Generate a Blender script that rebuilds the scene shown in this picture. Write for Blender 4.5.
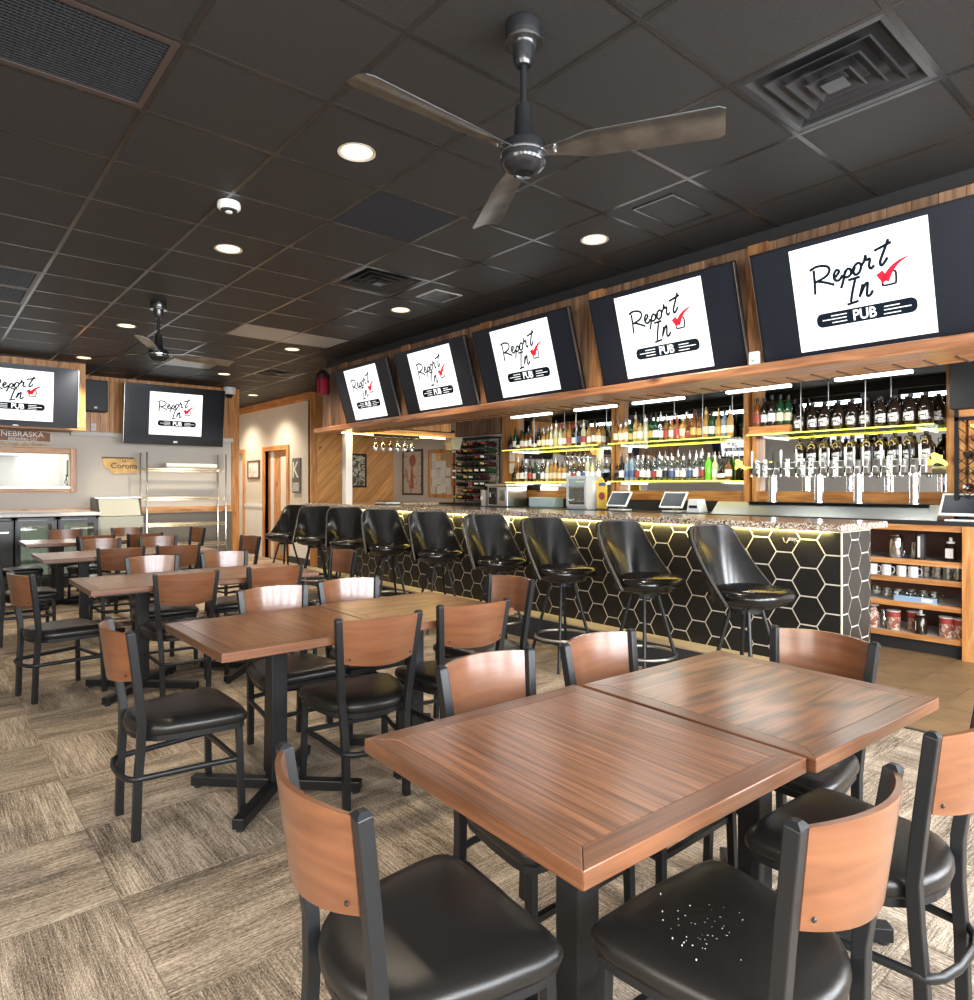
import bpy, math, random
from mathutils import Vector, Matrix
random.seed(7)
for o in list(bpy.data.objects): bpy.data.objects.remove(o)
S = bpy.context.scene
COL = S.collection
PI = math.pi
# ------------------------------------------------------------------ camera, world, exposure
CAM_H = 1.40
cam = bpy.data.cameras.new('camera'); cam.sensor_fit = 'HORIZONTAL'; cam.sensor_width = 36
cam.lens = 36*675/974; cam.shift_y = -12.5/974; cam.clip_start = .05; cam.clip_end = 80
co = bpy.data.objects.new('camera', cam); COL.objects.link(co)
co.location = (0, 0, CAM_H); co.rotation_euler = (PI/2, 0, -math.radians(40.43)); S.camera = co
S.view_settings.view_transform = 'Standard'; S.view_settings.look = 'None'
S.view_settings.exposure = 0.65; S.view_settings.gamma = 1; S.view_settings.use_curve_mapping = False
W = bpy.data.worlds.new('world'); S.world = W; W.use_nodes = True
W.node_tree.nodes['Background'].inputs[0].default_value = (.75, .87, 1, 1)
W.node_tree.nodes['Background'].inputs[1].default_value = 1.0
S.cycles.max_bounces = 10; S.cycles.diffuse_bounces = 5; S.cycles.glossy_bounces = 5
S.cycles.transparent_max_bounces = 12; S.cycles.sample_clamp_indirect = 6; S.cycles.caustics_reflective = False; S.cycles.caustics_refractive = False

def area(name, loc, rot, sx, sy, power, col=(1, 1, 1), spread=PI):
    l = bpy.data.lights.new(name, 'AREA'); l.shape = 'RECTANGLE'; l.size = sx; l.size_y = sy
    l.energy = power; l.color = col; l.spread = spread
    o = bpy.data.objects.new(name, l); COL.objects.link(o); o.location = loc; o.rotation_euler = rot
    return o
# room limits (metres; camera stands at the origin)
XL, YB, YF, XH, XB, YP, HC = -1.9, -1.9, 11.75, 5.40, 7.10, 11.15, 3.10
YE = 15.2      # end of the hall
WIN_BACK = [(-1.5, -.3), (.1, 1.3), (1.7, 2.9), (3.3, 4.5), (4.9, 6.1)]
WIN_LEFT = [(-1.5, -.2), (.5, 1.8)]
DAY_B, DAY_L = (.92, .96, 1.0), (1.0, .90, .76)
for a, b in WIN_BACK: area('window_daylight', ((a+b)/2, YB-.02, 1.72), (-PI/2, 0, PI), b-a-.08, 1.72, 120, DAY_B)
for a, b in WIN_LEFT: area('window_daylight', (XL-.02, (a+b)/2, 1.72), (PI/2, 0, -PI/2), b-a-.08, 1.72, 45, DAY_L)

# ------------------------------------------------------------------ mesh helpers
class MB:
    def __init__(s): s.v = []; s.f = []
    def add(s, vs, fs):
        n = len(s.v); s.v += [tuple(p) for p in vs]; s.f += [tuple(i+n for i in f) for f in fs]; return s
    def box(s, x0, x1, y0, y1, z0, z1):
        return s.add([(x0,y0,z0),(x1,y0,z0),(x1,y1,z0),(x0,y1,z0),(x0,y0,z1),(x1,y0,z1),(x1,y1,z1),(x0,y1,z1)],
                     [(3,2,1,0),(4,5,6,7),(0,1,5,4),(1,2,6,5),(2,3,7,6),(3,0,4,7)])
    def bar(s, p, q, w, h=None, up=(0,0,1)):
        p, q = Vector(p), Vector(q); h = h or w; d = (q-p).normalized(); u = Vector(up)
        if abs(d.dot(u)) > .95: u = Vector((0,1,0))
        r = d.cross(u).normalized()*w/2; u = r.cross(d).normalized()*h/2
        vs = [p-r-u, p+r-u, p+r+u, p-r+u, q-r-u, q+r-u, q+r+u, q-r+u]
        return s.add(vs, [(0,1,2,3),(7,6,5,4),(0,4,5,1),(1,5,6,2),(2,6,7,3),(3,7,4,0)])
    def tube(s, pts, r, n=8, closed=False, flat=None, ph=0):
        pts = [Vector(p) for p in pts]; m = len(pts); rings = []
        rr = r if isinstance(r, (list, tuple)) else [r]*m
        pu = None
        for i, p in enumerate(pts):
            a = pts[(i-1) % m] if closed or i > 0 else p; b = pts[(i+1) % m] if closed or i < m-1 else p
            d = (b-a).normalized(); u = pu if pu is not None else Vector((0,0,1))
            if abs(d.dot(u)) > .97: u = Vector((0,1,0)) if abs(d.y) < .9 else Vector((1,0,0))
            x = d.cross(u).normalized(); y = x.cross(d).normalized(); pu = y if pu is not None or abs(d.z) > .5 else None
            rings.append([p + x*math.cos(2*PI*k/n+ph)*rr[i]*(flat[0] if flat else 1) + y*math.sin(2*PI*k/n+ph)*rr[i]*(flat[1] if flat else 1) for k in range(n)])
        vs = [v for R in rings for v in R]; fs = []
        for i in range(m if closed else m-1):
            j = (i+1) % m
            for k in range(n): fs.append((i*n+k, i*n+(k+1) % n, j*n+(k+1) % n, j*n+k))
        if not closed: fs += [tuple(range(n-1, -1, -1)), tuple((m-1)*n+k for k in range(n))]
        return s.add(vs, fs)
    def lathe(s, prof, c=(0,0,0), n=14):
        vs = []; fs = []; m = len(prof)
        for r, z in prof:
            for k in range(n): vs.append((c[0]+r*math.cos(2*PI*k/n), c[1]+r*math.sin(2*PI*k/n), c[2]+z))
        for i in range(m-1):
            for k in range(n): fs.append((i*n+k, i*n+(k+1) % n, (i+1)*n+(k+1) % n, (i+1)*n+k))
        fs += [tuple(range(n-1, -1, -1)), tuple((m-1)*n+k for k in range(n))]
        return s.add(vs, fs)
    def prism(s, poly, f0, f1):
        n = len(poly); vs = [f0(*p) for p in poly]+[f1(*p) for p in poly]
        return s.add(vs, [tuple(range(n-1, -1, -1)), tuple(range(n, 2*n))]+[(i, (i+1) % n, n+(i+1) % n, n+i) for i in range(n)])
    def grid(s, fn, nu, nv, thick=None):
        vs = [fn(i/nu, j/nv) for j in range(nv+1) for i in range(nu+1)]
        return s.add(vs, [(j*(nu+1)+i, j*(nu+1)+i+1, (j+1)*(nu+1)+i+1, (j+1)*(nu+1)+i) for j in range(nv) for i in range(nu)])
    def mesh(s, name, mat, smooth=None):
        me = bpy.data.meshes.new(name); me.from_pydata(s.v, [], s.f); me.update()
        if mat: me.materials.append(mat)
        if smooth:
            for p in me.polygons: p.use_smooth = True
            me.set_sharp_from_angle(angle=math.radians(smooth))
        return me
    def build(s, name, mat, parent=None, loc=(0,0,0), rot=(0,0,0), smooth=None, bevel=0, seg=2):
        o = bpy.data.objects.new(name, s.mesh(name, mat, smooth)); COL.objects.link(o)
        o.parent = parent; o.location = loc; o.rotation_euler = rot
        if bevel:
            b = o.modifiers.new('bevel', 'BEVEL'); b.width = bevel; b.segments = seg; b.limit_method = 'ANGLE'
        return o
def B(*a): return MB().box(*a)
def inst(name, me, parent=None, loc=(0,0,0), rot=(0,0,0)):
    o = bpy.data.objects.new(name, me); COL.objects.link(o); o.parent = parent; o.location = loc; o.rotation_euler = rot; return o
LABELS = {}
def tag(o, label, cat, group=None, kind=None):
    o['label'] = label; o['category'] = cat
    if group: o['group'] = group
    if kind: o['kind'] = kind
    return o
def thing(name, label, cat, loc=(0,0,0), rz=0, group=None):
    o = bpy.data.objects.new(name, None); COL.objects.link(o); o.location = loc; o.rotation_euler = (0, 0, rz); o.empty_display_size = .1
    return tag(o, label, cat, group)
def struct(o, label=None):
    o['kind'] = 'structure'
    if label: o['label'] = label
    return o
KIDS = {}
def copy_tree(o, parent=None, top=True):
    c = o.copy(); COL.objects.link(c); c.parent = parent
    for ch in o.children: copy_tree(ch, c, False)
    return c
def place(proto, first, loc, rz, label):
    o = proto if first else copy_tree(proto)
    o.location = loc; o.rotation_euler = (0, 0, rz); o['label'] = label; return o
def clip(poly, a, b, c):            # keep a*x+b*y<=c
    out = []
    for i in range(len(poly)):
        p, q = poly[i], poly[(i+1) % len(poly)]; dp, dq = a*p[0]+b*p[1]-c, a*q[0]+b*q[1]-c
        if dp <= 0: out.append(p)
        if dp*dq < 0: t = dp/(dp-dq); out.append((p[0]+(q[0]-p[0])*t, p[1]+(q[1]-p[1])*t))
    return out
def cliprect(poly, x0, x1, y0, y1):
    for k in ((1,0,x1),(-1,0,-x0),(0,1,y1),(0,-1,-y0)):
        poly = clip(poly, *k)
        if len(poly) < 3: return []
    return poly
def rrect(hx, hy, r, n=5):
    return [(sx*(hx-r)+r*math.cos(a0+PI/2*k/n), sy*(hy-r)+r*math.sin(a0+PI/2*k/n)) for sx, sy, a0 in ((1,1,0),(-1,1,PI/2),(-1,-1,PI),(1,-1,1.5*PI)) for k in range(n+1)]
def text_mesh(body, size, depth, mat, bold=0, shear=0, name='lettering', align='CENTER', space=1):
    c = bpy.data.curves.new('t', 'FONT'); c.body = body; c.size = size; c.extrude = depth; c.offset = bold; c.shear = shear
    c.align_x = align; c.align_y = 'CENTER'; c.resolution_u = 3; c.space_character = space
    o = bpy.data.objects.new('t', c); COL.objects.link(o)
    me = bpy.data.meshes.new_from_object(o.evaluated_get(bpy.context.evaluated_depsgraph_get())); me.name = name
    bpy.data.objects.remove(o); bpy.data.curves.remove(c)
    me.materials.clear(); me.materials.append(mat); return me

# ------------------------------------------------------------------ materials
def nt(name):
    m = bpy.data.materials.new(name); m.use_nodes = True
    return m, m.node_tree.nodes, m.node_tree.links, m.node_tree.nodes['Principled BSDF']
def mat(name, col, rough=.5, metal=0, emit=0, trans=0, coat=0, spec=.5, bump=0, bscale=200, var=0, ior=1.45, ecol=None):
    m, N, L, b = nt(name)
    b.inputs['Base Color'].default_value = (*col, 1); b.inputs['Roughness'].default_value = rough; b.inputs['Metallic'].default_value = metal
    b.inputs['Transmission Weight'].default_value = trans; b.inputs['Coat Weight'].default_value = coat; b.inputs['Specular IOR Level'].default_value = spec
    b.inputs['IOR'].default_value = ior
    if emit: b.inputs['Emission Color'].default_value = (*(ecol or col), 1); b.inputs['Emission Strength'].default_value = emit
    if bump or var:
        tc = N.new('ShaderNodeTexCoord'); nz = N.new('ShaderNodeTexNoise'); nz.inputs['Scale'].default_value = bscale; nz.inputs['Detail'].default_value = 3
        L.new(tc.outputs['Object'], nz.inputs['Vector'])
        if bump:
            bp = N.new('ShaderNodeBump'); bp.inputs['Strength'].default_value = bump; bp.inputs['Distance'].default_value = .004
            L.new(nz.outputs['Fac'], bp.inputs['Height']); L.new(bp.outputs['Normal'], b.inputs['Normal'])
        if var:
            hs = N.new('ShaderNodeHueSaturation'); mr = N.new('ShaderNodeMapRange'); mr.inputs['To Min'].default_value = 1-var; mr.inputs['To Max'].default_value = 1+var
            mr.inputs['From Min'].default_value = .3; mr.inputs['From Max'].default_value = .7
            L.new(nz.outputs['Fac'], mr.inputs['Value']); L.new(mr.outputs['Result'], hs.inputs['Value']); hs.inputs['Color'].default_value = (*col, 1)
            L.new(hs.outputs['Color'], b.inputs['Base Color'])
    return m
def wood(name, c1, c2, scale, rough=.4, coat=0, bump=.15, knots=0, contrast=(.35, .68), cath=False, rvar=.12):
    """stretched-noise grain in object space; a random shift per object"""
    m, N, L, b = nt(name); b.inputs['Roughness'].default_value = rough; b.inputs['Coat Weight'].default_value = coat; b.inputs['Coat Roughness'].default_value = .18
    tc = N.new('ShaderNodeTexCoord'); oi = N.new('ShaderNodeObjectInfo'); mp = N.new('ShaderNodeMapping'); ad = N.new('ShaderNodeVectorMath'); ad.operation = 'ADD'
    ml = N.new('ShaderNodeMath'); ml.operation = 'MULTIPLY'; ml.inputs[1].default_value = 61
    L.new(oi.outputs['Random'], ml.inputs[0]); L.new(tc.outputs['Object'], mp.inputs['Vector']); mp.inputs['Scale'].default_value = scale
    L.new(mp.outputs['Vector'], ad.inputs[0]); L.new(ml.outputs[0], ad.inputs[1])
    n1 = N.new('ShaderNodeTexNoise'); n1.inputs['Scale'].default_value = 1; n1.inputs['Detail'].default_value = 5; n1.inputs['Distortion'].default_value = .6
    L.new(ad.outputs[0], n1.inputs['Vector']); src = n1.outputs['Fac']
    if cath:
        wv = N.new('ShaderNodeMath'); wv.operation = 'MULTIPLY'; wv.inputs[1].default_value = 46; sn = N.new('ShaderNodeMath'); sn.operation = 'SINE'
        n1.inputs['Detail'].default_value = 1.5; n1.inputs['Distortion'].default_value = .3
        L.new(src, wv.inputs[0]); L.new(wv.outputs[0], sn.inputs[0])
        n2 = N.new('ShaderNodeTexNoise'); n2.inputs['Scale'].default_value = 1; n2.inputs['Detail'].default_value = 3; mp3 = N.new('ShaderNodeMapping'); mp3.inputs['Scale'].default_value = (3, 9, 9); L.new(ad.outputs[0], mp3.inputs['Vector']); L.new(mp3.outputs['Vector'], n2.inputs['Vector'])
        mm = N.new('ShaderNodeMath'); mm.operation = 'MULTIPLY_ADD'; mm.inputs[1].default_value = .14; L.new(sn.outputs[0], mm.inputs[0]); L.new(n2.outputs['Fac'], mm.inputs[2]); src = mm.outputs[0]
    rp = N.new('ShaderNodeValToRGB'); rp.color_ramp.elements[0].position = contrast[0]; rp.color_ramp.elements[1].position = contrast[1]
    rp.color_ramp.elements[0].color = (*c1, 1); rp.color_ramp.elements[1].color = (*c2, 1); L.new(src, rp.inputs['Fac']); out = rp.outputs['Color']
    if knots:
        vo = N.new('ShaderNodeTexVoronoi'); vo.inputs['Scale'].default_value = knots; vo.feature = 'F1'
        mp2 = N.new('ShaderNodeMapping'); mp2.inputs['Scale'].default_value = [1 if k > 4 else .62 for k in scale]; ad2 = N.new('ShaderNodeVectorMath'); ad2.operation = 'ADD'
        L.new(tc.outputs['Object'], mp2.inputs['Vector']); L.new(mp2.outputs['Vector'], ad2.inputs[0]); L.new(ml.outputs[0], ad2.inputs[1]); L.new(ad2.outputs[0], vo.inputs['Vector'])
        r2 = N.new('ShaderNodeValToRGB'); r2.color_ramp.elements[0].position = .03; r2.color_ramp.elements[1].position = .13
        r2.color_ramp.elements[0].color = (.16, .07, .03, 1); r2.color_ramp.elements[1].color = (1, 1, 1, 1); L.new(vo.outputs['Distance'], r2.inputs['Fac'])
        mx = N.new('ShaderNodeMix'); mx.data_type = 'RGBA'; mx.blend_type = 'MULTIPLY'; mx.inputs[0].default_value = 1
        L.new(out, mx.inputs[6]); L.new(r2.outputs['Color'], mx.inputs[7]); out = mx.outputs[2]
    hs = N.new('ShaderNodeHueSaturation'); mr = N.new('ShaderNodeMapRange'); mr.inputs['To Min'].default_value = 1-rvar; mr.inputs['To Max'].default_value = 1+rvar
    L.new(oi.outputs['Random'], mr.inputs['Value']); L.new(mr.outputs['Result'], hs.inputs['Value']); L.new(out, hs.inputs['Color']); L.new(hs.outputs['Color'], b.inputs['Base Color'])
    if bump:
        bp = N.new('ShaderNodeBump'); bp.inputs['Strength'].default_value = bump; bp.inputs['Distance'].default_value = .002; L.new(src, bp.inputs['Height']); L.new(bp.outputs['Normal'], b.inputs['Normal'])
    return m
def glassmat(name, col, gl=.2, rough=.02):
    m = bpy.data.materials.new(name); m.use_nodes = True; N, L = m.node_tree.nodes, m.node_tree.links; N.clear()
    o = N.new('ShaderNodeOutputMaterial'); mx = N.new('ShaderNodeMixShader'); t = N.new('ShaderNodeBsdfTransparent'); g = N.new('ShaderNodeBsdfGlossy')
    t.inputs[0].default_value = (*col, 1); g.inputs['Roughness'].default_value = rough; mx.inputs[0].default_value = gl
    L.new(t.outputs[0], mx.inputs[1]); L.new(g.outputs[0], mx.inputs[2]); L.new(mx.outputs[0], o.inputs[0]); return m
def carpet_mat():
    m, N, L, b = nt('carpet'); b.inputs['Roughness'].default_value = .95; b.inputs['Specular IOR Level'].default_value = .1
    tc = N.new('ShaderNodeTexCoord'); oi = N.new('ShaderNodeObjectInfo'); ml = N.new('ShaderNodeMath'); ml.operation = 'MULTIPLY'; ml.inputs[1].default_value = 83
    L.new(oi.outputs['Random'], ml.inputs[0])
    def nz(sc, det):
        mp = N.new('ShaderNodeMapping'); mp.inputs['Scale'].default_value = sc; ad = N.new('ShaderNodeVectorMath'); ad.operation = 'ADD'
        L.new(tc.outputs['Object'], mp.inputs['Vector']); L.new(mp.outputs['Vector'], ad.inputs[0]); L.new(ml.outputs[0], ad.inputs[1])
        n = N.new('ShaderNodeTexNoise'); n.inputs['Scale'].default_value = 1; n.inputs['Detail'].default_value = det; L.new(ad.outputs[0], n.inputs['Vector']); return n.outputs['Fac']
    a = nz((7, 210, 7), 2); c = nz((90, 260, 90), 2); d = nz((1.6, 9, 2), 2)
    s1 = N.new('ShaderNodeMath'); s1.operation = 'ADD'; L.new(a, s1.inputs[0]); L.new(c, s1.inputs[1])
    s2 = N.new('ShaderNodeMath'); s2.operation = 'MULTIPLY_ADD'; s2.inputs[1].default_value = .75; L.new(d, s2.inputs[0]); L.new(s1.outputs[0], s2.inputs[2])
    rp = N.new('ShaderNodeValToRGB'); E = rp.color_ramp.elements; dv = N.new('ShaderNodeMath'); dv.operation = 'MULTIPLY'; dv.inputs[1].default_value = .36
    L.new(s2.outputs[0], dv.inputs[0]); L.new(dv.outputs[0], rp.inputs['Fac'])
    E[0].position = .37; E[0].color = (.085, .067, .050, 1); E[1].position = .63; E[1].color = (.70, .585, .455, 1); e = E.new(.49); e.color = (.31, .248, .186, 1)
    L.new(rp.outputs['Color'], b.inputs['Base Color'])
    bp = N.new('ShaderNodeBump'); bp.inputs['Strength'].default_value = .6; bp.inputs['Distance'].default_value = .004; L.new(s1.outputs[0], bp.inputs['Height']); L.new(bp.outputs['Normal'], b.inputs['Normal'])
    return m
def granite_mat():
    m, N, L, b = nt('granite'); b.inputs['Roughness'].default_value = .12
    tc = N.new('ShaderNodeTexCoord'); n = N.new('ShaderNodeTexNoise'); n.inputs['Scale'].default_value = 62; n.inputs['Detail'].default_value = 6; n.inputs['Distortion'].default_value = 1.2
    L.new(tc.outputs['Object'], n.inputs['Vector']); rp = N.new('ShaderNodeValToRGB'); E = rp.color_ramp.elements
    E[0].position = .38; E[0].color = (.05, .04, .035, 1); E[1].position = .62; E[1].color = (.74, .68, .60, 1); e = E.new(.5); e.color = (.34, .25, .19, 1)
    L.new(n.outputs['Fac'], rp.inputs['Fac']); L.new(rp.outputs['Color'], b.inputs['Base Color']); return m

CARPET = carpet_mat(); GRANITE = granite_mat()
TILE_C = mat('ceiling_black', (.023, .0218, .0208), .55, spec=.45, bump=.7, bscale=260, var=.55)
GRID_C = mat('grid_black', (.020, .019, .018), .26, spec=.55)
BLACKPAINT = mat('black_paint', (.02, .02, .021), .5)
METAL = mat('black_metal', (.011, .012, .0135), .38, spec=.45, bump=.06, bscale=600)
VINYL = mat('black_vinyl', (.013, .012, .011), .30, spec=.45, bump=.12, bscale=420)
STOOLV = mat('stool_vinyl', (.008, .008, .008), .20, spec=.6, bump=.03, bscale=40)
PIPING = mat('stool_piping', (.06, .055, .05), .3)
CHROME = mat('chrome', (.78, .79, .8), .14, 1)
STEEL = mat('brushed_steel', (.58, .58, .57), .28, 1, bump=.05, bscale=300)
FANMETAL = mat('fan_metal', (.30, .305, .31), .32, 1, var=.3, bscale=9)
FANBLACK = mat('fan_black', (.012, .013, .015), .16, spec=.7)
SCREEN = mat('screen_off', (.016, .019, .027), .30, spec=.22)
BEZEL = mat('tv_bezel', (.010, .010, .011), .30, spec=.3)
PICTURE = mat('screen_picture', (.5, .5, .5), .6, spec=.1, emit=.85, ecol=(.97, 1, 1))
LOGO = mat('logo_ink', (.010, .016, .024), .9, emit=.02, spec=0)
RED = mat('logo_red', (.70, .02, .04), .9, emit=.35, spec=0)
PINE = wood('pine', (.44, .17, .045), (.76, .39, .145), (24, 24, 2.4), .38, .15, .08, 3.2)
PINEY = wood('pine_lengthwise_y', (.40, .155, .045), (.70, .34, .12), (26, 2.5, 26), .4, .1, .08, 3.0)
PINEX = wood('pine_lengthwise_x', (.46, .19, .055), (.80, .43, .17), (2.5, 26, 26), .4, .1, .08, 3.0)
PINE_D = wood('pine_diagonal', (.56, .25, .075), (.78, .40, .14), (2.6, 26, 26), .42, .1, .08, 4.4, rvar=.2)
RUSTIC = wood('rustic_board', (.11, .06, .035), (.30, .175, .10), (22, 22, 2.4), .55, 0, .2, 3.2, rvar=.3)
COVER = wood('cover_board_wood', (.17, .075, .03), (.46, .22, .085), (22, 22, 2.2), .45, .1, .12, 2.6, rvar=.25)
LEDGE = wood('ledge_timber', (.22, .09, .045), (.55, .26, .12), (26, 2.2, 26), .35, .2, .15, 2.5)
TABLE_Y = wood('table_oak_y', (.095, .034, .014), (.30, .122, .052), (95, 2.4, 60), .28, .6, .08, cath=False, rvar=.06)
TABLE_X = wood('table_oak_x', (.085, .030, .012), (.285, .115, .049), (1.3, 6.5, 6), .30, .55, .06, cath=True, contrast=(.28, .72), rvar=.06)
TEDGE_Y = wood('table_edge_y', (.085, .031, .013), (.20, .080, .034), (80, 2.2, 60), .32, .5, .05, rvar=.05)
TEDGE_X = wood('table_edge_x', (.085, .031, .013), (.20, .080, .034), (2.2, 80, 60), .32, .5, .05, rvar=.05)
BACKW = wood('backrest_ply', (.125, .044, .017), (.185, .071, .029), (2.5, 10, 30), .34, .8, .04, rvar=.10)
GREYWALL = mat('grey_plaster', (.66, .625, .565), .75, bump=.05, bscale=80)
HALLWALL = mat('hall_plaster', (.66, .62, .56), .75, bump=.05, bscale=80)
HALLWHITE = mat('hall_white', (.80, .82, .85), .5)
DARKWAINS = mat('wainscot_grey', (.20, .19, .17), .6)
WHITE = mat('white_plastic', (.80, .80, .78), .35)
OFFWHITE = mat('off_white_paint', (.72, .70, .66), .5)
GROUT = mat('grout', (.62, .57, .48), .8)
HEXT = mat('hex_tile_black', (.011, .0105, .010), .33, spec=.5, bump=.12, bscale=50, var=.3)
STEPC = mat('step_carpet', (.045, .045, .048), .95, bump=.4, bscale=150)
STEPTOP = mat('step_laminate', (.46, .38, .25), .45)
MIRROR = mat('mirror', (.80, .81, .82), .015, 1)
LEDY = mat('led_yellow', (1, .82, .16), .4, emit=1.6, ecol=(1, .78, .10))
LEDW = mat('led_warm', (1, .78, .38), .4, emit=9, ecol=(1, .70, .22))
TUBE = mat('tube_white', (1, 1, 1), .4, emit=4, ecol=(.93, 1, .98))
CAN = mat('can_glow', (1, .86, .62), .4, emit=2.2, ecol=(1, .70, .32))
GLINT = mat('indicator', (.2, .5, .25), .4)
FLOORT = mat('tan_tile', (.215, .135, .066), .42, var=.25, bscale=5, bump=.03)
FGROUT = mat('tan_grout', (.10, .07, .045), .8)

# ------------------------------------------------------------------ the shell
# ceiling: grid of 2 ft tiles, measured lines x = GX0+i*GXS, y = GY0+j*GYS
GX0, GXS, GY0, GYS = .793, .6145, 2.112, .6052
ceiling = struct(B(XL-.1, XB+.1, YB-.1, YE+.1, HC+.03, HC+.06).build('ceiling', BLACKPAINT), 'black suspended tile ceiling')
tile_me = {}
HOLES = {}      # (i,j): replaced by a fitting
for k in [(3, -2), (3, 4), (-1, 1), (5, 12)]: HOLES[k] = 1
nt_ = 0
ii0, jj0 = -6, -8
for i in range(ii0, 11):
    for j in range(jj0, 22):
        x0, x1, y0, y1 = GX0+i*GXS, GX0+(i+1)*GXS, GY0+j*GYS, GY0+(j+1)*GYS
        x0, x1, y0, y1 = max(x0, XL), min(x1, XB), max(y0, YB), min(y1, YE)
        if x1-x0 < .03 or y1-y0 < .03 or (i, j) in HOLES: continue
        if x0 > 4.25 and y1 < 8.45: continue                     # above the bar canopy
        if x0 >= 4.3 and y1 < 8.45: continue
        if y0 > YF and (x1 < 4.2 or x0 > XH): continue
        if y0 > YP and x0 > XH: continue
        if i <= -1 and j < 0: continue                            # out of view behind the camera
        key = (round(x1-x0, 3), round(y1-y0, 3))
        if key not in tile_me:
            hx, hy = key[0]/2-.006, key[1]/2-.006
            tile_me[key] = MB().add([(-hx,-hy,0),(hx,-hy,0),(hx,hy,0),(-hx,hy,0),(-hx+.004,-hy+.004,-.010),(hx-.004,-hy+.004,-.010),(hx-.004,hy-.004,-.010),(-hx+.004,hy-.004,-.010)],
                [(0,1,2,3),(7,6,5,4),(0,4,5,1),(1,5,6,2),(2,6,7,3),(3,7,4,0)]).mesh('ceiling_tile', TILE_C)
        inst('ceiling_tile', tile_me[key], ceiling, ((x0+x1)/2, (y0+y1)/2, HC+.010), (random.uniform(-.004, .004), random.uniform(-.004, .004), 0)); nt_ += 1
B(XL, 1.0, YB, GY0, HC, HC+.02).build('ceiling_tile', TILE_C, ceiling)
for i in range(-6, 11):
    x = GX0+i*GXS
    ya, yb = (YB, YF) if x < 4.3 else (8.45, YP if x > XH else YE)
    if XL < x < XB: B(x-.012, x+.012, ya, yb, HC-.002, HC+.02).build('grid_runner', GRID_C, ceiling)
for j in range(-6, 22):
    y = GY0+j*GYS
    xa, xb = (XL, 4.3) if y < 8.45 else ((XL, XB) if y < YP else ((XL, XH) if y < YF else (4.25, XH)))
    if YB < y < YE: B(xa, xb, y-.012, y+.012, HC-.0025, HC+.02).build('grid_crosspiece', GRID_C, ceiling)

# carpet: 0.61 m tiles laid quarter-turned
floor = struct(B(XL-.1, XB+.1, YB-.1, YE+.1, -.08, -.012).build('floor', mat('subfloor', (.12, .1, .085), .9)), 'beige and brown carpet tile floor')
CX0, CY0, CS = .54, 1.95, .61
cme = MB().box(-CS/2+.001, CS/2-.001, -CS/2+.001, CS/2-.001, -.010, 0).mesh('carpet_tile', CARPET)
cstuff = MB()
for i in range(-6, 8):
    for j in range(-8, 22):
        x0, y0 = CX0+i*CS, CY0+j*CS; x, y = x0+CS/2, y0+CS/2
        if x0+CS < XL or y0+CS < YB or (x0 > XH) or y0 > YE: continue
        turned = (i+j) % 2
        vis = y > -.1 and (x/max(y, .1) > -.12) and not (y > 9.5 and x < 4)
        if x0+CS > 4.45 and y < 9.3:
            if x0 < 4.40:
                o = B(-CS/2+.001, 4.40-x, -CS/2+.001, CS/2-.001, -.010, 0).build('carpet_tile', CARPET, floor, (x, y, 0))
            continue
        if vis: inst('carpet_tile', cme, floor, (x, y, 0), (0, 0, turned*PI/2))
        else: cstuff.box(x0+.001, x0+CS-.001, y0+.001, y0+CS-.001, -.010, 0)
cs = cstuff.build('carpet_tiles_beyond_view', CARPET, floor); cs['kind'] = 'stuff'
# tan hard floor beside and behind the bar
floor2 = struct(B(4.40, XB, YB, YP, -.012, -.006).build('floor', FGROUT), 'tan vinyl tile floor behind the bar')
fme = B(-.1485, .1485, -.1485, .1485, -.006, .0).mesh('floor_tile', FLOORT); fme3 = B(-.148, .148, -.298, .298, -.006, 0).mesh('floor_tile', FLOORT)
for i in range(9):
    for j in range(-4, 5):
        x, y = 4.56+.3*i, .6*j+.2+(.3 if i % 2 else 0)
        if x < XB-.1 and y > YB+.4: inst('floor_tile', fme3, floor2, (x, y, 0))
B(4.395, 4.42, YB, 1.85, -.006, .006).build('edge_strip', mat('edge_strip', (.05, .04, .03), .4), floor2)

# outer walls
def wall_y(name, x0, x1, y, th, z0, z1, m, holes=(), lab=None, parent=None):   # a wall facing y with rectangular openings
    b = MB(); xs = x0
    for (a, c, lo, hi) in sorted(holes):
        b.box(xs, a, y, y+th, z0, z1); b.box(a, c, y, y+th, z0, lo); b.box(a, c, y, y+th, hi, z1); xs = c
    b.box(xs, x1, y, y+th, z0, z1); o = b.build(name, m, parent)
    return struct(o, lab) if parent is None else o
def wall_x(name, y0, y1, x, th, z0, z1, m, holes=(), lab=None):
    b = MB(); ys = y0
    for (a, c, lo, hi) in sorted(holes):
        b.box(x, x+th, ys, a, z0, z1); b.box(x, x+th, a, c, z0, lo); b.box(x, x+th, a, c, hi, z1); ys = c
    b.box(x, x+th, ys, y1, z0, z1); return struct(b.build(name, m), lab)
wall_y('wall_back', XL-.1, XB+.1, YB-.12, .12, 0, HC+.05, GREYWALL, [(a, b, .82, 2.60) for a, b in WIN_BACK], 'grey wall with windows behind the viewer')
wall_x('wall_left', YB-.1, YF+.1, XL-.12, .12, 0, HC+.05, GREYWALL, [(a, b, .82, 2.60) for a, b in WIN_LEFT], 'grey wall with windows on the left')
wn = 0
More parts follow.
